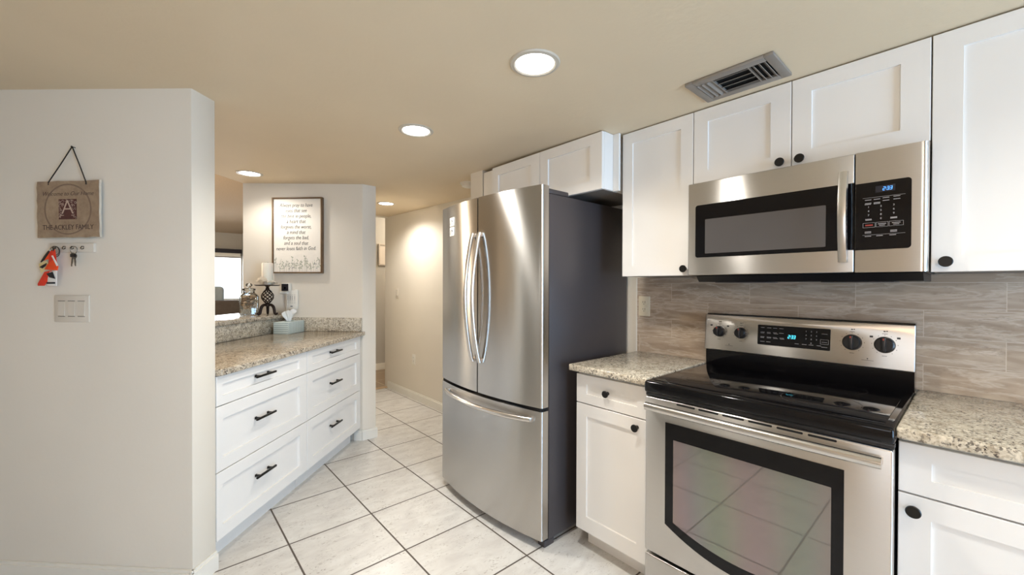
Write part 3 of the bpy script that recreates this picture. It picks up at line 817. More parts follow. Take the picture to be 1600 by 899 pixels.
# ------------------------------------------------------------------ microwave
def make_microwave():
    z0 = 1.350
    t = thing('microwave', 'stainless over the range microwave with black control panel', 'microwave', (1.794, .851, z0), R90)
    Wd, H = .754, .414
    obj('body', MB().box(.002, Wd-.004, .031, .37, 0.0, .411, .003), M['black_plastic'], t)
    ub = MB().prism([(.045, -.026), (.362, -.026), (.362, -.0005), (.02, -.0005)], .03, Wd-.012, 'x')
    un = obj('vent_base', ub, M['black_plastic'], t)
    for x in (.09, .47): obj('grease_filter', MB().box(x, x+.2, .07, .22, -.030, -.0265, .001), M['fridge_side'], un)
    # door: steel with a rounded window opening covered in black glass
    dr = obj('door', MB().box(0, .5755, 0, .030, 0.003, .408, .004, 3), M['steel'], t)
    gl = obj('door_glass', MB().prism(rrect(.034, .575, .080, .3085, .010, (1, 0, 0, 1)), -.0018, .001, 'y'), M['black_gloss'], dr)
    obj('window_screen', MB().prism(rrect(.076, .498, .096, .244, .003), -.0024, -.0012, 'y'), M['screen_mesh'], gl)
    hp = [(.5505, -.012, .040), (.5505, -.030, .055), (.5505, -.043, .12), (.5505, -.048, .19), (.5505, -.043, .26), (.5505, -.030, .325), (.5505, -.012, .342)]
    hb = MB(); 
    # flat, slightly bowed bar
    sec = []
    n = 14; b = bmesh.new(); rings = []
    for i in range(n+1):
        z = .038+(.346-.038)*i/n; yb = -.030-.020*sin(pi*i/n)
        pr = [(-.014, .004), (-.011, -.004), (0, -.0065), (.011, -.004), (.014, .004), (.012, .008), (-.012, .008)]
        rings.append([b.verts.new((.5505+px, yb+py, z)) for px, py in pr])
    for A, B in zip(rings, rings[1:]):
        for k in range(7): b.faces.new((A[k], A[(k+1) % 7], B[(k+1) % 7], B[k]))
    b.faces.new(rings[0]); b.faces.new(rings[-1][::-1]); bmesh.ops.recalc_face_normals(b, faces=b.faces); hb.add(b)
    for z in (.058, .326): hb.box(.5445, .5565, -.034, .002, z-.009, z+.009, .002)
    obj('handle', hb, M['steel_bright'], dr)
    # control side with rounded outer edge
    pc = [(.5785, .030), (.5785, .001)]
    for i in range(9):
        a = radians(-90+90*i/8); pc.append((Wd-.018+.018*cos(a), .018+.017*sin(a)))
    pc.append((Wd, .030))
    cs = obj('control_side', MB().prism(pc, 0.003, .408, 'z'), M['steel'], t)
    kp = obj('control_panel', MB().prism(rrect(.579, .716, .078, .302, .010, (0, 1, 1, 0)), -.0012, .002, 'y'), M['black_gloss'], cs)
    obj('display', MB().box(.630, .678, -.0018, -.001, .266, .287), M['navy'], kp)
    obj('clock_digits', seven('2:33', .648, -.0020, .271, .0052, .0105, t=.0011), M['blue'], kp)
    pr = MB()
    def mark(x, z, w_=.016, h_=.0017): pr.box(x-w_/2, x+w_/2, -.0018, -.0011, z-h_/2, z+h_/2)
    for x, z in ((.612, .244), (.634, .244), (.656, .246), (.682, .247), (.612, .233), (.634, .233), (.656, .237), (.682, .238), (.611, .2295), (.634, .2295), (.613, .180), (.6135, .177), (.675, .180), (.675, .177)): mark(x, z)
    obj('button_print', pr, M['grey_print'], kp); pr = MB()
    for x, z in ((.612, .138), (.612, .134), (.675, .138), (.675, .134), (.612, .123), (.641, .123), (.673, .123)): mark(x, z)
    pr.box(.598, .702, -.0018, -.0011, .127, .1276)
    obj('button_print', pr, M['grey_print'], kp); pr = MB()
    obj('button_line', MB().box(.598, .702, -.0018, -.0011, .2505, .2512), M['grey_print'], kp)
    for i, dg in sorted(enumerate('1234567890'), key=lambda q: q[0] % 3 if q[0] < 9 else 1):
        if i in (1, 2): obj('number_print', pr, M['grey_print'], kp); pr = MB()
        q = (i % 3, i//3) if i < 9 else (1, 3)
        pr.add(text_bm(dg, .0085, mtx=T3(.613+q[0]*.031, -.0015, .220-q[1]*.0135)))
    obj('number_print', pr, M['grey_print'], kp); pr = MB()
    for x0, x1 in ((.599, .630), (.632, .662), (.664, .698)):
        for a in ((x0, x1, .152, .1526), (x0, x1, .167, .1676), (x0, x0+.0006, .152, .1676), (x1-.0006, x1, .152, .1676)): pr.box(a[0], a[1], -.0018, -.0011, a[2], a[3])
    for x in (.647, .681): mark(x, .162, .02); mark(x, .157, .014)
    obj('button_outline', pr, M['grey_print'], kp)
    rp = MB().box(.605, .624, -.0018, -.0011, .1575, .162)
    obj('stop_print', rp, M['red_print'], kp)
make_microwave()

# ------------------------------------------------------------------ refrigerator
def make_fridge():
    t = thing('refrigerator', 'tall stainless french door refrigerator with bottom freezer drawer', 'refrigerator', (1.42, 2.31, 0), R90)
    Wd = .916; B = .052
    yf = lambda x: -B*(1-((x-Wd/2)/(Wd/2))**2)
    obj('case', MB().box(.004, Wd-.004, .055, .735, .035, 1.764, .004), M['fridge_side'], t)
    def slab_(x0, x1, z0, z1, rl, rr):
        n = 20; pts = []
        for i in range(n+1):
            x = x0+(x1-x0)*i/n; pts.append((x, yf(x)))
        # rounded vertical outer edges
        R = .011
        if rl: pts = [(x0+R-R*cos(a*pi/16), yf(x0+R)+R-R*sin(a*pi/16)) for a in range(9)] + [p for p in pts if p[0] > x0+R+.004]
        if rr: pts = [p for p in pts if p[0] < x1-R-.004] + [(x1-R+R*sin(a*pi/16), yf(x1-R)+R-R*cos(a*pi/16)) for a in range(9)]
        pts += [(x1, .045), (x0, .045)]
        b = MB().prism(pts, z0, z1, 'z')
        return b
    ld = obj('door', slab_(0, Wd/2-.0045, .702, 1.800, 1, 0), M['steel_fridge'], t, smooth=25)
    rd = obj('door', slab_(Wd/2+.0045, Wd, .702, 1.800, 0, 1), M['steel_fridge'], t, smooth=25)
    fz = obj('freezer_drawer', slab_(0, Wd, .048, .684, 1, 1), M['steel_fridge'], t, smooth=25)
    obj('gasket', MB().box(.014, Wd-.014, .0, .0545, .06, 1.762), M['dark_gap'], t)
    # door handles: bowed bars either side of the seam
    for d, cx in ((ld, Wd/2-.034), (rd, Wd/2+.034)):
        n = 22; p = []
        for i in range(n+1):
            u = i/n; z = .876+(1.598-.876)*u
            p.append((cx, yf(cx)-.010-.052*sin(pi*u)**.8, z))
        hb = MB().tube(p, .0115, 12, up=(0, 1, 0))
        for z in (.885, 1.589): hb.box(cx-.010, cx+.010, yf(cx)-.018, yf(cx)+.003, z-.012, z+.012, .003)
        obj('handle', hb, M['steel_bright'], d)
    n = 26; p = []
    for i in range(n+1):
        u = i/n; x = .095+(.860-.095)*u
        p.append((x, yf(x)-.012-.036*sin(pi*u)**.7, .640))
    hb = MB().tube(p, .0135, 12)
    for x in (.104, .851): hb.box(x-.014, x+.014, yf(x)-.02, yf(x)+.004, .628, .652, .004)
    obj('handle', hb, M['steel_bright'], fz)
    for x in (.05, Wd-.05):
        obj('hinge_cover', MB().box(x-.045, x+.045, .052, .20, 1.7645, 1.790, .006), M['fridge_side'], t)
    obj('base_grille', MB().box(.02, Wd-.02, .07, .09, .0, .047), M['black_plastic'], t)
    for x in (.04, Wd-.03):
        obj('foot', MB().box(x-.025, x+.022, .03, .10, 0.0, .034, .004), M['fridge_side'], t)
    return t
make_fridge()
# two square magnets on the left door
def magnet(label, z, tilt):
    Wd = .916; x0, x1 = .135, .195
    yfx = lambda x: -.052*(1-((x-Wd/2)/(Wd/2))**2)
    yA, yB = yfx(x0), yfx(x1); cx = (x0+x1)/2; ang = math.atan2(yB-yA, x1-x0)
    wp = Vector((1.42, 2.31, 0)) + Matrix.Rotation(R90, 3, 'Z') @ Vector((cx, (yA+yB)/2-.0012, 0))
    t = thing('fridge_magnet', label, 'magnet', (wp.x, wp.y, z), R90+ang, 'square magnets on the refrigerator door')
    obj('card', MB().box(-.030, .030, -.003, .0, -.027, .027, .001), M['paper'], t)
    pr = MB()
    pr.tube([(-.018, -.0033, -.018), (-.014, -.0033, 0), (-.017, -.0033, .012)], .0022, 6)
    pr.tube([(-.010, -.0033, .016), (0, -.0033, .004), (.008, -.0033, .004), (.014, -.0033, .014)], .0014, 6)
    pr.tube([(.002, -.0033, .012), (.006, -.0033, -.003), (.012, -.0033, .004)], .0018, 6)
    obj('drawing', pr, M['wax_print'], t)
magnet('upper of two white square magnets on the left refrigerator door', 1.698, 0)
magnet('lower of two white square magnets on the left refrigerator door', 1.638, 0)

# ------------------------------------------------------------------ wall plates
def outlet(label, loc, rotz, mat, w_=.072, h_=.116):
    t = thing('wall_outlet', label, 'outlet', loc, rotz)
    obj('plate', MB().box(-w_/2, w_/2, -.006, 0, -h_/2, h_/2, .002), mat, t)
    for s in (-1, 1):
        r = obj('receptacle', MB().prism(rrect(-.0165, .0165, s*.0205-.0145, s*.0205+.0145, .008), -.0078, -.005, 'y'), mat, t)
        sl = MB()
        for x in (-.0065, .0065): sl.box(x-.001, x+.001, -.0082, -.0075, s*.0205-.001, s*.0205+.008)
        sl.box(-.002, .002, -.0082, -.0075, s*.0205-.010, s*.0205-.006)
        obj('slots', sl, M['slot'], r)
outlet('almond outlet on the tiled wall beside the refrigerator', (XW-.0065, 1.286, 1.186), R90, M['almond'])
outlet('white outlet low on the hallway wall', (2.2345, 4.245, .455), R90, M['white_plastic'])
def switch(label, loc, rotz, n):
    w_ = .07+.046*(n-1); t = thing('light_switch', label, 'switch', loc, rotz)
    obj('plate', MB().box(-w_/2, w_/2, -.0065, 0, -.058, .058, .0025), M['plate'], t)
    for i in range(n):
        x = (i-(n-1)/2)*.046
        obj('rocker', MB().prism([(-.0062, -.032), (-.0095, -.030), (-.0075, 0), (-.0068, .030), (-.0062, .032)], x-.0155, x+.0155, 'x'), M['plate'], t)
        for zz in (.0325, -.0345): obj('shadow_gap', MB().box(x-.0165, x+.0165, -.0069, -.006, zz, zz+.002), M['slot'], t)
switch('triple white rocker switch below the key hooks', D(1.6875, .545, 1.199), RM45, 3)
switch('single white switch on the hallway wall', (2.2345, 4.67, 1.207), R90, 1)

# smoke detector
t = thing('smoke_detector', 'small white smoke detector on the ceiling beyond the refrigerator', 'smoke detector', (1.90, 2.70, ceilz(1.90, 2.70)))
obj('base', MB().lathe([(0, -.012), (.062, -.012), (.065, -.008), (.065, 0), (0, 0)], seg=32), M['white_plastic'], t)
obj('cover', MB().lathe([(0, -.038), (.035, -.037), (.052, -.030), (.056, -.0125), (0, -.0125)], seg=32), M['white_plastic'], t)

# ------------------------------------------------------------------ left wall: sign, key rack, keys
def sign():
    z0 = 1.505; t = thing('wall_sign', 'brown stone family sign hanging by a cord on the left wall', 'sign', D(1.6875, .537, z0), RM45)
    tilt = Matrix.Rotation(radians(-.6), 4, 'Y')
    W_, H = .287, .243
    def f(mb):
        bmesh.ops.transform(mb.bm, matrix=T3(0, -.006, H/2) @ tilt, verts=mb.bm.verts); return mb
    random.seed(11)
    edge = []
    for (xa, za, xb, zb) in ((-.5, -.5, .5, -.5), (.5, -.5, .5, .5), (.5, .5, -.5, .5), (-.5, .5, -.5, -.5)):
        for i in range(9):
            u = i/9; edge.append(((xa+(xb-xa)*u)*W_+random.uniform(-.0018, .0018), (za+(zb-za)*u)*H+random.uniform(-.0018, .0018)))
    obj('slab_edge', f(MB().prism(edge, -.0165, -.008, 'y')), M['stone_edge'], t)
    slab_o = obj('stone_face', f(MB().prism([(x*.992, z*.992) for x, z in edge], -.0185, -.0163, 'y')), M['stone'], t)
    b = f(MB().lathe([(.103, 0), (.103, .0004), (.109, .0004), (.109, 0), (.103, 0)], (0, -.0185, 0), 'y', 64))
    obj('circle_mark', b, M['stone_ring'], slab_o)
    obj('letter_square', f(MB().box(-.041, .041, -.0194, -.0184, -.055+.012, .031+.012)), M['maroon'], slab_o)
    a = MB().add(text_bm('A', .088, .0006, mtx=T3(0, -.0197, .006), sx=1.0, offset=-.0012))
    for x0, x1, zz in ((-.033, -.017, -.0262), (.017, .033, -.0262)): a.box(x0, x1, -.0200, -.0194, zz-.0012, zz+.0012)
    obj('initial', f(a), M['stone_light'], slab_o)
    orn = MB(); random.seed(5)
    for i in range(70):
        x, z = random.uniform(-.037, .037), random.uniform(-.039, .039)
        if abs(x) < .012+(.03-z)*.25 and z < .03: continue
        r = random.uniform(.003, .005); a0 = random.uniform(0, 6)
        orn.tube([(x+r*cos(a0+k*.8), -.0195, z+r*sin(a0+k*.8)) for k in range(6)], .0008, 5)
    obj('scrollwork', f(orn), M['stone_light'], slab_o)
    lt_ = MB().add(text_bm('Welcome to Our Home', .026, .0005, .35, mtx=T3(0, -.0189, .066), offset=-.0004, sx=.92))
    obj('lettering', f(lt_), M['ink'], slab_o)
    lt_ = MB().add(text_bm('THE ACKLEY FAMILY', .0295, .0005, 0, mtx=T3(0, -.0189, -.078), sx=.86))
    obj('lettering', f(lt_), M['ink'], slab_o)
    nail = (.006, -.012, .393)
    for x in (-.088, .086):
        obj('cord', MB().tube([(x, -.026, .226), (x, -.026, .236), (x*.5+nail[0]*.5, -.018, .236*.5+nail[2]*.5), nail], .0022, 7), M['cord'], t)
    obj('nail', MB().lathe([(0, .016), (.004, .015), (.004, .013), (.0018, .012), (.0018, 0), (0, 0)], (nail[0], 0, nail[2]-.001), 'y', 12), M['black_metal'], t)
sign()
def hook_rack():
    t = thing('key_rack', 'white wooden key rack with four hooks under the stone sign', 'key rack', D(1.6875, .536, 1.444), RM45)
    obj('board', MB().box(-.102, .102, -.012, 0, 0, .038, .002), M['plate'], t)
    for x in (-.062, -.018, .020, .067):
        p = [(x-.010, -.012, .024), (x-.010, -.020, .024)] + [(x-.004+.008*cos(radians(200+i*24)), -.024, .018+.006*sin(radians(200+i*24))) for i in range(8)]
        obj('hook', MB().tube(p, .0016, 7), M['black_metal'], t)
hook_rack()
def key_shape(mb, ox, oz, y, ang, L_=.05):
    m = T3(ox, y, oz) @ Matrix.Rotation(ang, 4, 'Y')
    mb.lathe([(.004, .0), (.004, .002), (.011, .002), (.011, 0), (.004, 0)], (0, 0, -.010), 'y', 20, mtx=m)
    pts = [(-.0035, -.019), (.0035, -.019), (.0035, -.019-L_*.55), (.001, -.019-L_*.6), (.0035, -.019-L_*.68), (.0, -.019-L_*.74), (.002, -.019-L_*.85), (0, -.019-L_), (-.0035, -.019-L_*.92)]
    mb.prism(pts, -.002, 0, 'y', mtx=m); return mb
def keys_plain():
    t = thing('key_ring', 'small bunch of keys on the third hook of the rack', 'keys', D(1.6875, .503, 1.385), RM45)
    obj('ring', MB().tube([(-.004+.016*cos(2*pi*i/24), -.027, .066+.016*sin(2*pi*i/24)) for i in range(24)], .0014, 6, True, up=(0, 1, 0)), M['steel_plain'], t)
    obj('key', key_shape(MB(), -.006, .054, -.027, .12, .040), M['steel_plain'], t)
    obj('key', key_shape(MB(), .004, .050, -.031, -.12, .034), M['steel_plain'], t)
    obj('fob', MB().box(-.012, .012, -.036, -.0325, .036, .050, .002), M['black_plastic'], t)
keys_plain()
def keys_tags():
    t = thing('key_ring', 'key ring with orange and red ribbon tags on the leftmost hook', 'keys', D(1.6875, .600, 1.298), RM45)
    obj('ring', MB().tube([(.004+.021*cos(2*pi*i/28), -.027, .150+.020*sin(2*pi*i/28)) for i in range(28)], .0015, 6, True, up=(0, 1, 0)), M['steel_plain'], t)
    obj('ring', MB().tube([(.016+.015*cos(2*pi*i/28), -.030, .146+.021*sin(2*pi*i/28)) for i in range(28)], .0015, 6, True, up=(0, 1, 0)), M['black_metal'], t)
    def rib(pts, y, mat, name, th=.002): obj(name, MB().prism(pts, y-th, y, 'y', bev=.0005), mat, t)
    rib([(-.014, .150), (.006, .156), (.012, .118), (-.038, .112), (-.046, .106)], -.026, M['orange'], 'ribbon')
    rib([(-.012, .148), (.014, .148), (.020, .100), (-.018, .096)], -.031, M['red'], 'ribbon')
    rib([(.012, .112), (.034, .082), (.030, .066), (-.030, .070), (-.016, .092)], -.036, M['orange'], 'ribbon')
    rib([(-.070, .008), (-.038, .060), (-.004, .066), (-.026, .014), (-.040, .000), (-.068, .000)], -.030, M['red'], 'ribbon')
    rib([(-.072, .095), (-.038, .108), (-.022, .084), (-.062, .055)], -.024, M['yellow'], 'tag')
    rib([(-.010, .060), (.024, .066), (.022, .0), (-.022, .0), (-.018, .034)], -.033, M['paper'], 'tag')
    rib([(-.050, .080), (-.016, .098), (-.020, .086), (-.036, .074)], -.039, M['navy'], 'tag')
    rib([(-.020, .052), (.008, .060), (.020, .030), (-.006, .036)], -.037, M['navy'], 'tag')
    rib([(-.022, .016), (.018, .016), (.018, .009), (-.022, .008)], -.036, M['navy'], 'tag_stripe', .001)
    rib([(.006, .128), (.012, .130), (.036, .088), (.030, .084)], -.039, M['paper'], 'tag')
    obj('strap', MB().tube([(-.006, -.024, .152), (-.026, -.024, .142), (-.048, -.022, .122), (-.072, -.018, .103)], [.004, .010, .008, .003], 8, flat=.35, up=(0, 1, 0)), M['black_plastic'], t)
keys_tags()

# ------------------------------------------------------------------ framed verse
def picture():
    z0 = 1.403; t = thing('framed_print', 'large framed handwritten verse with pressed flowers on the corner wall', 'picture', D(.0015, .552, z0), RM45)
    W_, H = .436, .638; f = .011; dep = .034
    fr = MB()
    fr.box(-W_/2, -W_/2+f, -dep, 0, 0, H, .001); fr.box(W_/2-f, W_/2, -dep, 0, 0, H, .001)
    fr.box(-W_/2+f, W_/2-f, -dep, 0, 0, f, .001); fr.box(-W_/2+f, W_/2-f, -dep, 0, H-f, H, .001)
    obj('frame', fr, M['frame_wood'], t)
    cv = obj('canvas', MB().box(-W_/2+f+.001, W_/2-f-.001, -dep+.010, -.004, f+.001, H-f-.001), M['canvas'], t)
    lines = ['Always pray to have', 'eyes that see', 'the best in people,', 'a heart that', 'forgives the worst,', 'a mind that', 'forgets the bad,', 'and a soul that', 'never loses faith in God.']
    tx = MB()
    for i, l in enumerate(lines):
        tx.add(text_bm(l, .044, .0006, .22, mtx=T3(-.012, -dep+.0093, H-.066-i*.0455) @ Matrix.Rotation(radians(random.uniform(-.6, .6)), 4, 'Y'), offset=-.0003, sx=.80))
    obj('lettering', tx, M['ink_dark'], cv)
    random.seed(21); y = -dep+.0094
    st = MB(); lf = MB(); dk = MB()
    for i in range(26):
        x = -.19+.38*i/25+random.uniform(-.008, .008); h = random.uniform(.06, .135); b = random.uniform(-.018, .018)
        pts = [(x+b*u*u, y, .014+h*u) for u in (0, .25, .5, .75, 1)]
        st.tube(pts, .0009, 4, flat=.4, up=(0, 1, 0))
        kind = random.random()
        for q in range(random.randint(3, 7)):
            u = random.uniform(.25, 1); px, pz = x+b*u*u, .014+h*u; s = random.choice((-1, 1))
            tgt = lf if kind < .6 else (dk if kind > .82 else st)
            tgt.ball((px+s*.006, y, pz+.003), .0052, (.55, .08, 1.0), 8, mtx=Matrix.Rotation(s*.7, 4, 'Y'))
    obj('flower_stems', st, M['pale_ink'], cv); obj('flower_leaves', lf, M['sage'], cv); obj('flower_buds', dk, M['wax_print'], cv)
    sg = MB().add(text_bm('m', .016, .0005, mtx=T3(W_/2-.024, y, .105) @ Matrix.Rotation(1.4, 4, 'Y'))); sg.add(text_bm('m', .012, .0005, mtx=T3(W_/2-.024, y, .09) @ Matrix.Rotation(1.4, 4, 'Y')))
    obj('signature', sg, M['ink_dark'], cv)
picture()
# seahorse print in the far room
def seahorse():
    t = thing('framed_print', 'small framed seahorse print on the far hallway wall', 'picture', (2.765, 6.0585, 1.605), 0)
    W_, H = .37, .335; fr = MB(); f = .024
    fr.box(-W_/2, -W_/2+f, -.025, 0, 0, H, .003); fr.box(W_/2-f, W_/2, -.025, 0, 0, H, .003); fr.box(-W_/2+f, W_/2-f, -.025, 0, 0, f, .003); fr.box(-W_/2+f, W_/2-f, -.025, 0, H-f, H, .003)
    obj('frame', fr, M['pic_mat'], t)
    c = obj('paper', MB().box(-W_/2+f, W_/2-f, -.012, -.002, f, H-f), plain('pale_print_paper', 'cdc3b6', .8), t)
    p = [(-.018, .242), (-.002, .250), (.012, .238), (.012, .218), (.006, .198), (.012, .176), (.020, .152), (.016, .128), (.0, .108), (-.004, .09), (.008, .078), (.022, .084), (.022, .098)]
    r = [.004, .013, .013, .010, .013, .017, .017, .012, .009, .008, .006, .005, .003]
    sh = MB().tube([(x-.012, -.0125, z) for x, z in p], r, 8, flat=.12, up=(0, 1, 0)); sh.tube([(-.022, -.0125, .242), (-.052, -.0125, .240)], [.005, .003], 6, flat=.2, up=(0, 1, 0))
    sh.box(-.045, .03, -.0128, -.0118, .05, .0525)
    obj('seahorse', sh, M['wax_print'], c)
seahorse()

# ------------------------------------------------------------------ things on the ledge and counter
LZ = 1.0603
def candle_holder():
    loc = D(.155, .725, LZ); t = thing('candle_holder', 'dark iron candle holder with open lattice stem on the granite ledge', 'candle holder', loc, R45+.2)
    obj('plate', MB().lathe([(0, .236), (.080, .236), (.092, .241), (.094, .244), (.092, .245), (.080, .240), (0, .240)], seg=40), M['bronze'], t)
    n = 8
    prof = lambda u: .008+.036*sin(pi*u)**1.15
    cage = MB()
    for k in range(n):
        for sgn in (-1, 1):
            p = []
            for i in range(19):
                u = i/18; r = prof(u); a = 2*pi*k/n + sgn*u*pi*1.05
                p.append((r*cos(a), r*sin(a), .088+.125*u))
            cage.tube(p, .0038, 6)
    obj('lattice_stem', cage, M['bronze'], t)
    obj('collar', MB().lathe([(0, .205), (.012, .206), (.015, .216), (.010, .226), (.020, .2355), (0, .2355)], seg=20), M['bronze'], t)
    obj('hub', MB().lathe([(0, .070), (.016, .070), (.018, .080), (.012, .094), (0, .094)], seg=20), M['bronze'], t)
    for k in range(3):
        a = radians(-98+120*k)
        p = [(.006, .080), (.028, .082), (.046, .068), (.054, .044), (.058, .018), (.068, .007), (.078, .012), (.078, .020)]
        def cat(q, n=5):
            out = []
            for i in range(len(q)-1):
                p0, p1, p2, p3 = q[max(0, i-1)], q[i], q[i+1], q[min(len(q)-1, i+2)]
                for j in range(n):
                    u = j/n; out.append(tuple(.5*(2*B+(C_-A)*u+(2*A-5*B+4*C_-D_)*u*u+(3*B-A-3*C_+D_)*u**3) for A, B, C_, D_ in zip(p0, p1, p2, p3)))
            return out+[q[-1]]
        pr = cat([(r, z, w_) for (r, z), w_ in zip(p, [.010, .011, .0115, .011, .010, .008, .007, .005])])
        obj('leg', MB().tube([(r*cos(a), r*sin(a), z) for r, z, w_ in pr], [q[2] for q in pr], 12, up=(-sin(a), cos(a), 0)), M['bronze'], t)
    c = thing('pillar_candle', 'cream pillar candle standing on the dark iron holder', 'candle', (loc[0], loc[1], LZ+.2452))
    obj('wax', MB().lathe([(0, 0), (.038, 0), (.041, .003), (.041, .168), (.038, .176), (.033, .177), (.030, .170), (0, .168)], seg=36), M['wax'], c)
    obj('wick', MB().tube([(0, 0, .168), (.001, 0, .178), (.003, 0, .184)], .0013, 6), M['cord'], c)
    random.seed(9)
    for k, (a, sc) in enumerate(((-2.6, 1.9), (-1.9, .9), (-1.1, 1.0), (-.4, .8), (.6, .9))):
        # small scallop shells leaning around the candle
        r = .060; rr = .018*sc
        b = bmesh.new(); n_ = 12
        c0 = b.verts.new((0, 0, 0)); rim = []
        for i in range(n_+1):
            th = -1.05+2.1*i/n_; rad = rr*2*(1+.05*(-1)**i); rim.append((b.verts.new((rad*sin(th), -.003+.002*(i % 2), rad*cos(th))), b.verts.new((rad*.55*sin(th), -.014+.002*(i % 2), rad*.55*cos(th)))))
        for i in range(n_):
            b.faces.new((c0, rim[i][1], rim[i+1][1])); b.faces.new((rim[i][1], rim[i][0], rim[i+1][0], rim[i+1][1]))
        geom = bmesh.ops.solidify(b, geom=list(b.faces), thickness=.002)
        m = Matrix.Rotation(a+pi/2, 4, 'Z') @ T3(0, -.062, .001) @ Matrix.Rotation(-.30, 4, 'X')
        s = MB(); s.add(b, m)
        o = obj('seashell', s, M['shell_white'], None, 40, (loc[0], loc[1], LZ+.2452))
        tag(o, 'small white seashell leaning on the base of the pillar candle', 'seashell', 'white shells around the candle')
candle_holder()
def shell_jar():
    JR = -.12
    loc = D(.155, .882, LZ); t = thing('glass_jar', 'clear glass jar of brown seashells on the granite ledge', 'jar', loc, JR)
    def shell_(w0, w1, zs):
        return zs
    sq = lambda w, r: rrect(-w, w, -w, w, r, n=5)
    def ringstack(levels, seg=5):
        b = bmesh.new(); rings = []
        for w, z, r in levels:
            rings.append([b.verts.new((x, y, z)) for x, y in sq(w, min(r, w*.999))])
        for A, B in zip(rings, rings[1:]):
            n = len(A)
            for i in range(n): b.faces.new((A[i], A[(i+1) % n], B[(i+1) % n], B[i]))
        b.faces.new(rings[0][::-1]); bmesh.ops.recalc_face_normals(b, faces=b.faces); return b
    body = MB().add(ringstack([(.062, .0, .02), (.066, .004, .022), (.066, .148, .022), (.060, .162, .03), (.046, .174, .044), (.040, .180, .0399), (.041, .196, .0409)]))
    obj('jar_body', body, M['jar_glass'], t)
    lid = MB().lathe([(0, .198), (.043, .198), (.046, .203), (.046, .212), (.030, .218), (.014, .222), (.012, .228), (.022, .236), (.024, .246), (.016, .256), (0, .258)], seg=28)
    obj('lid', lid, M['jar_glass'], t)
    # pearly filling at the bottom
    random.seed(17)
    bd = MB()
    for i in range(240):
        x, y = random.uniform(-.056, .056), random.uniform(-.056, .056); bd.ball((x, y, .009+random.uniform(0, .034)), random.uniform(.0035, .0055), seg=6)
    o = obj('pearl_filling', bd, M['shell_white'], None, 60, loc, JR); tag(o, 'small white pearl beads filling the bottom of the glass jar', 'beads', kind='stuff')
    pts = []
    for i in range(72):
        for tr in range(80):
            p = Vector((random.uniform(-.040, .040), random.uniform(-.040, .040), random.uniform(.058, .150)))
            if all((p-q).length > .0185 for q in pts): pts.append(p); break
    m45 = Matrix.Rotation(JR, 3, 'Z')
    proto = []
    for kk in range(3):
        s = MB(); 
        prof = [(0, -.020), (.006, -.017), (.011, -.009), (.0125, 0), (.011, .008), (.0075, .014), (.003, .019), (0, .021)]
        s.lathe(prof, seg=12); proto.append(s)
    metas = []
    for kk, s in enumerate(proto):
        for v in s.bm.verts: v.co.x *= (1.0, .8, 1.15)[kk]; v.co.y *= (.6, .9, .5)[kk]
    base = [obj('seashell', proto[kk], SHELL[kk], None, 60) for kk in range(3)]
    for i, p in enumerate(pts):
        o = base[i] if i < 3 else base[i % 3].copy()
        if i >= 3: COL.objects.link(o)
        w_ = m45 @ p; o.location = (loc[0]+w_.x, loc[1]+w_.y, loc[2]+w_.z); o.rotation_euler = (random.uniform(.8, 2.2), random.uniform(-.5, .5), random.uniform(0, 6.3))
        tag(o, 'brown seashell in the glass jar on the ledge', 'seashell', 'brown shells in the jar')
shell_jar()
def tissues():
    # local x along -s, y along t
    loc = D(.150, .545, .9163); t = thing('tissue_box', 'pale aqua striped tissue box on the tan granite countertop', 'tissue box', loc, R45)
    x0, x1, y0, y1, H = -.108, .108, -.062, .062, .094
    obj('box', MB().box(x0, x1, y0, y1, 0, H, .002), M['box_pale'], t)
    ln = MB()
    n = 15
    for i in range(n):
        x = x0+.008+(x1-x0-.016)*i/(n-1); ln.box(x-.0011, x+.0011, y0-.0004, y0+.0002, .002, H-.002)
    for i in range(6):
        z = .006+(H-.012)*i/5
        ln.box(x0-.0004, x0+.0002, y0+.003, y1-.003, z-.0012, z+.0012)
    obj('stripes', ln, M['box_line'], t, 0)
    obj('slot', MB().prism([(.055*cos(a*pi/12), .020*sin(a*pi/12)) for a in range(24)], H-.0006, H+.0006, 'z'), M['box_line'], t)
    # crumpled tissue standing up
    b = bmesh.new(); rings = []; random.seed(31); seg = 22
    for j, (r, z) in enumerate(((.014, .001), (.018, .016), (.026, .034), (.034, .050), (.040, .064), (.044, .074))):
        ring = []
        for i in range(seg):
            a = 2*pi*i/seg; fold = 1+.30*sin(3*a+j*.35)+.16*sin(7*a+1+j*.2)
            ring.append(b.verts.new((r*1.6*cos(a)*fold, r*.75*sin(a)*fold, H+z+.016*sin(2*a+.6)*(j/5)+.008*sin(5*a)*(j/5))))
        rings.append(ring)
    for A, B in zip(rings, rings[1:]):
        for i in range(seg): b.faces.new((A[i], A[(i+1) % seg], B[(i+1) % seg], B[i]))
    obj('tissue', MB().add(b), M['tissue'], t, 60)
tissues()
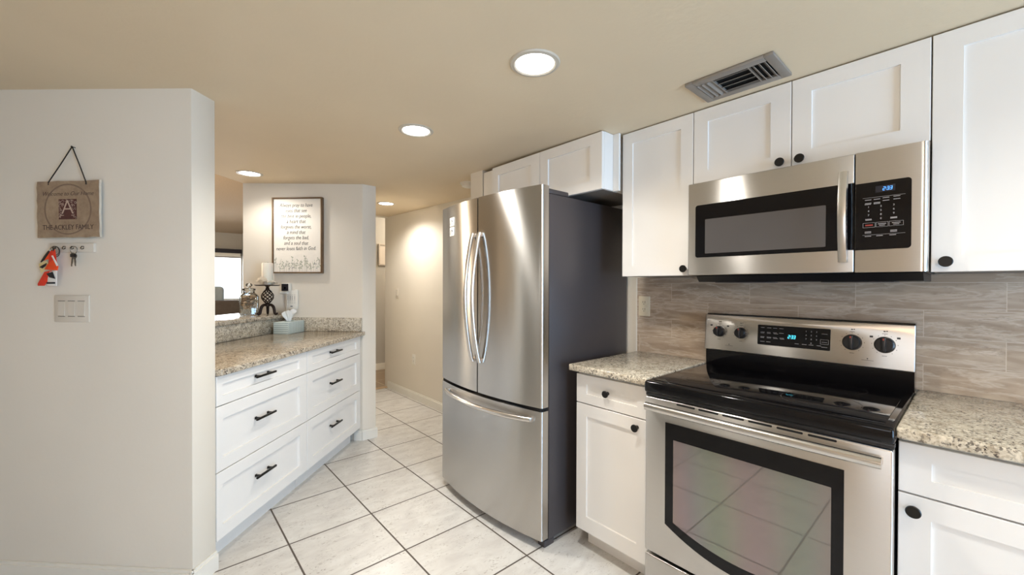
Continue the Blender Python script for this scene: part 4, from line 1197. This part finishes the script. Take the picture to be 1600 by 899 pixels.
# plug-in gadgets under the picture
def gadgets():
    t = thing('plug_in_device', 'black faced white cube plugged in under the framed verse', 'plug in device', D(.0015, .650, 1.250), RM45)
    obj('housing', MB().box(-.035, .035, -.040, 0, 0, .070, .006), M['white_plastic'], t)
    obj('face', MB().box(-.031, .029, -.0425, -.039, .004, .064, .002), M['navy'], t)
    obj('lens', MB().lathe([(0, .002), (.008, .002), (.009, 0), (0, 0)], (.0, -.0425, .03), 'y', 18), M['black_gloss'], t)
    t = thing('wall_plaque', 'white paddle shaped plaque with grey printing under the framed verse', 'plaque', D(.0015, .612, 1.092), RM45)
    pts = [(-.036, .0), (.036, .0), (.052, .012), (.056, .035), (.056, .150), (.052, .172), (.034, .176), (.018, .166), (-.018, .166), (-.034, .176), (-.052, .172), (-.056, .150), (-.056, .035), (-.052, .012)]
    obj('plaque', MB().prism(pts, -.014, 0, 'y', bev=.003), M['white_plastic'], t)
    pr = MB(); random.seed(2)
    for r_ in range(5):
        for c in range(4):
            x = -.030+c*.020; z = .128-r_*.0165
            if r_ in (1, 2): pr.box(x-.003, x+.003, -.0148, -.0138, z-.005, z+.004)
            else: pr.box(x-.006, x+.005, -.0148, -.0138, z-.0012, z+.0012)
    pr.box(-.008, .012, -.0148, -.0138, .028, .036)
    obj('printing', pr, M['wax_print'], t)
    t = thing('power_adapter', 'small white power adapter with a hanging cord beside the plaque', 'adapter', D(.0015, .668, 1.229), RM45)
    obj('adapter', MB().box(-.036, .030, -.034, 0, 0, .020, .005), M['white_plastic'], t)
    obj('cord', MB().tube([(.02, -.02, .004), (.028, -.03, -.02), (.030, -.03, -.07), (.026, -.03, -.13), (.028, -.035, -.168), (.034, -.05, -.1705)], .0025, 7), M['white_plastic'], t)
gadgets()

# ------------------------------------------------------------------ living room beyond the ledge
def sofa():
    t = thing('sofa', 'dark taupe sofa back seen across the granite ledge', 'sofa', (.21, 8.9, 0), 0)
    obj('base', MB().box(-1.1, 1.1, 0.02, .80, .06, .40, .03), M['sofa'], t)
    for i in range(3):
        x = -.98+i*.66
        obj('back_cushion', MB().box(x, x+.64, -.02, .24, .36, 1.02, .05, 3), M['sofa'], t)
        obj('seat_cushion', MB().box(x, x+.64, .25, .80, .41, .54, .04, 3), M['sofa'], t)
    for x in (-1.12, 1.0): obj('arm', MB().box(x, x+.12, 0, .80, .06, .68, .04, 3), M['sofa'], t)
    for x in (-1.0, 1.0):
        for y in (.06, .74): obj('foot', MB().box(x-.03, x+.03, y-.03, y+.03, 0, .06), M['black_plastic'], t)
sofa()
t = thing('cushion', 'blue grey square cushion standing up behind the dark sofa back', 'cushion', (.62, 9.35, .55), 0)
obj('cover', MB().box(-.30, .36, -.07, .07, 0, .72, .06, 4), M['blue_fabric'], t)
t = thing('window_blind', 'raised blind with dark headrail above the living room window', 'blind', (.78, 9.93, 1.86), 0)
obj('headrail', MB().box(-.62, .56, -.03, .04, .085, .165, .004), M['shade_dark'], t)
obj('slat_stack', MB().box(-.60, .54, -.02, .03, .012, .083, .003), M['trim'], t)
obj('bottom_rail', MB().box(-.60, .54, -.02, .03, -.012, .010, .003), M['vent'], t)
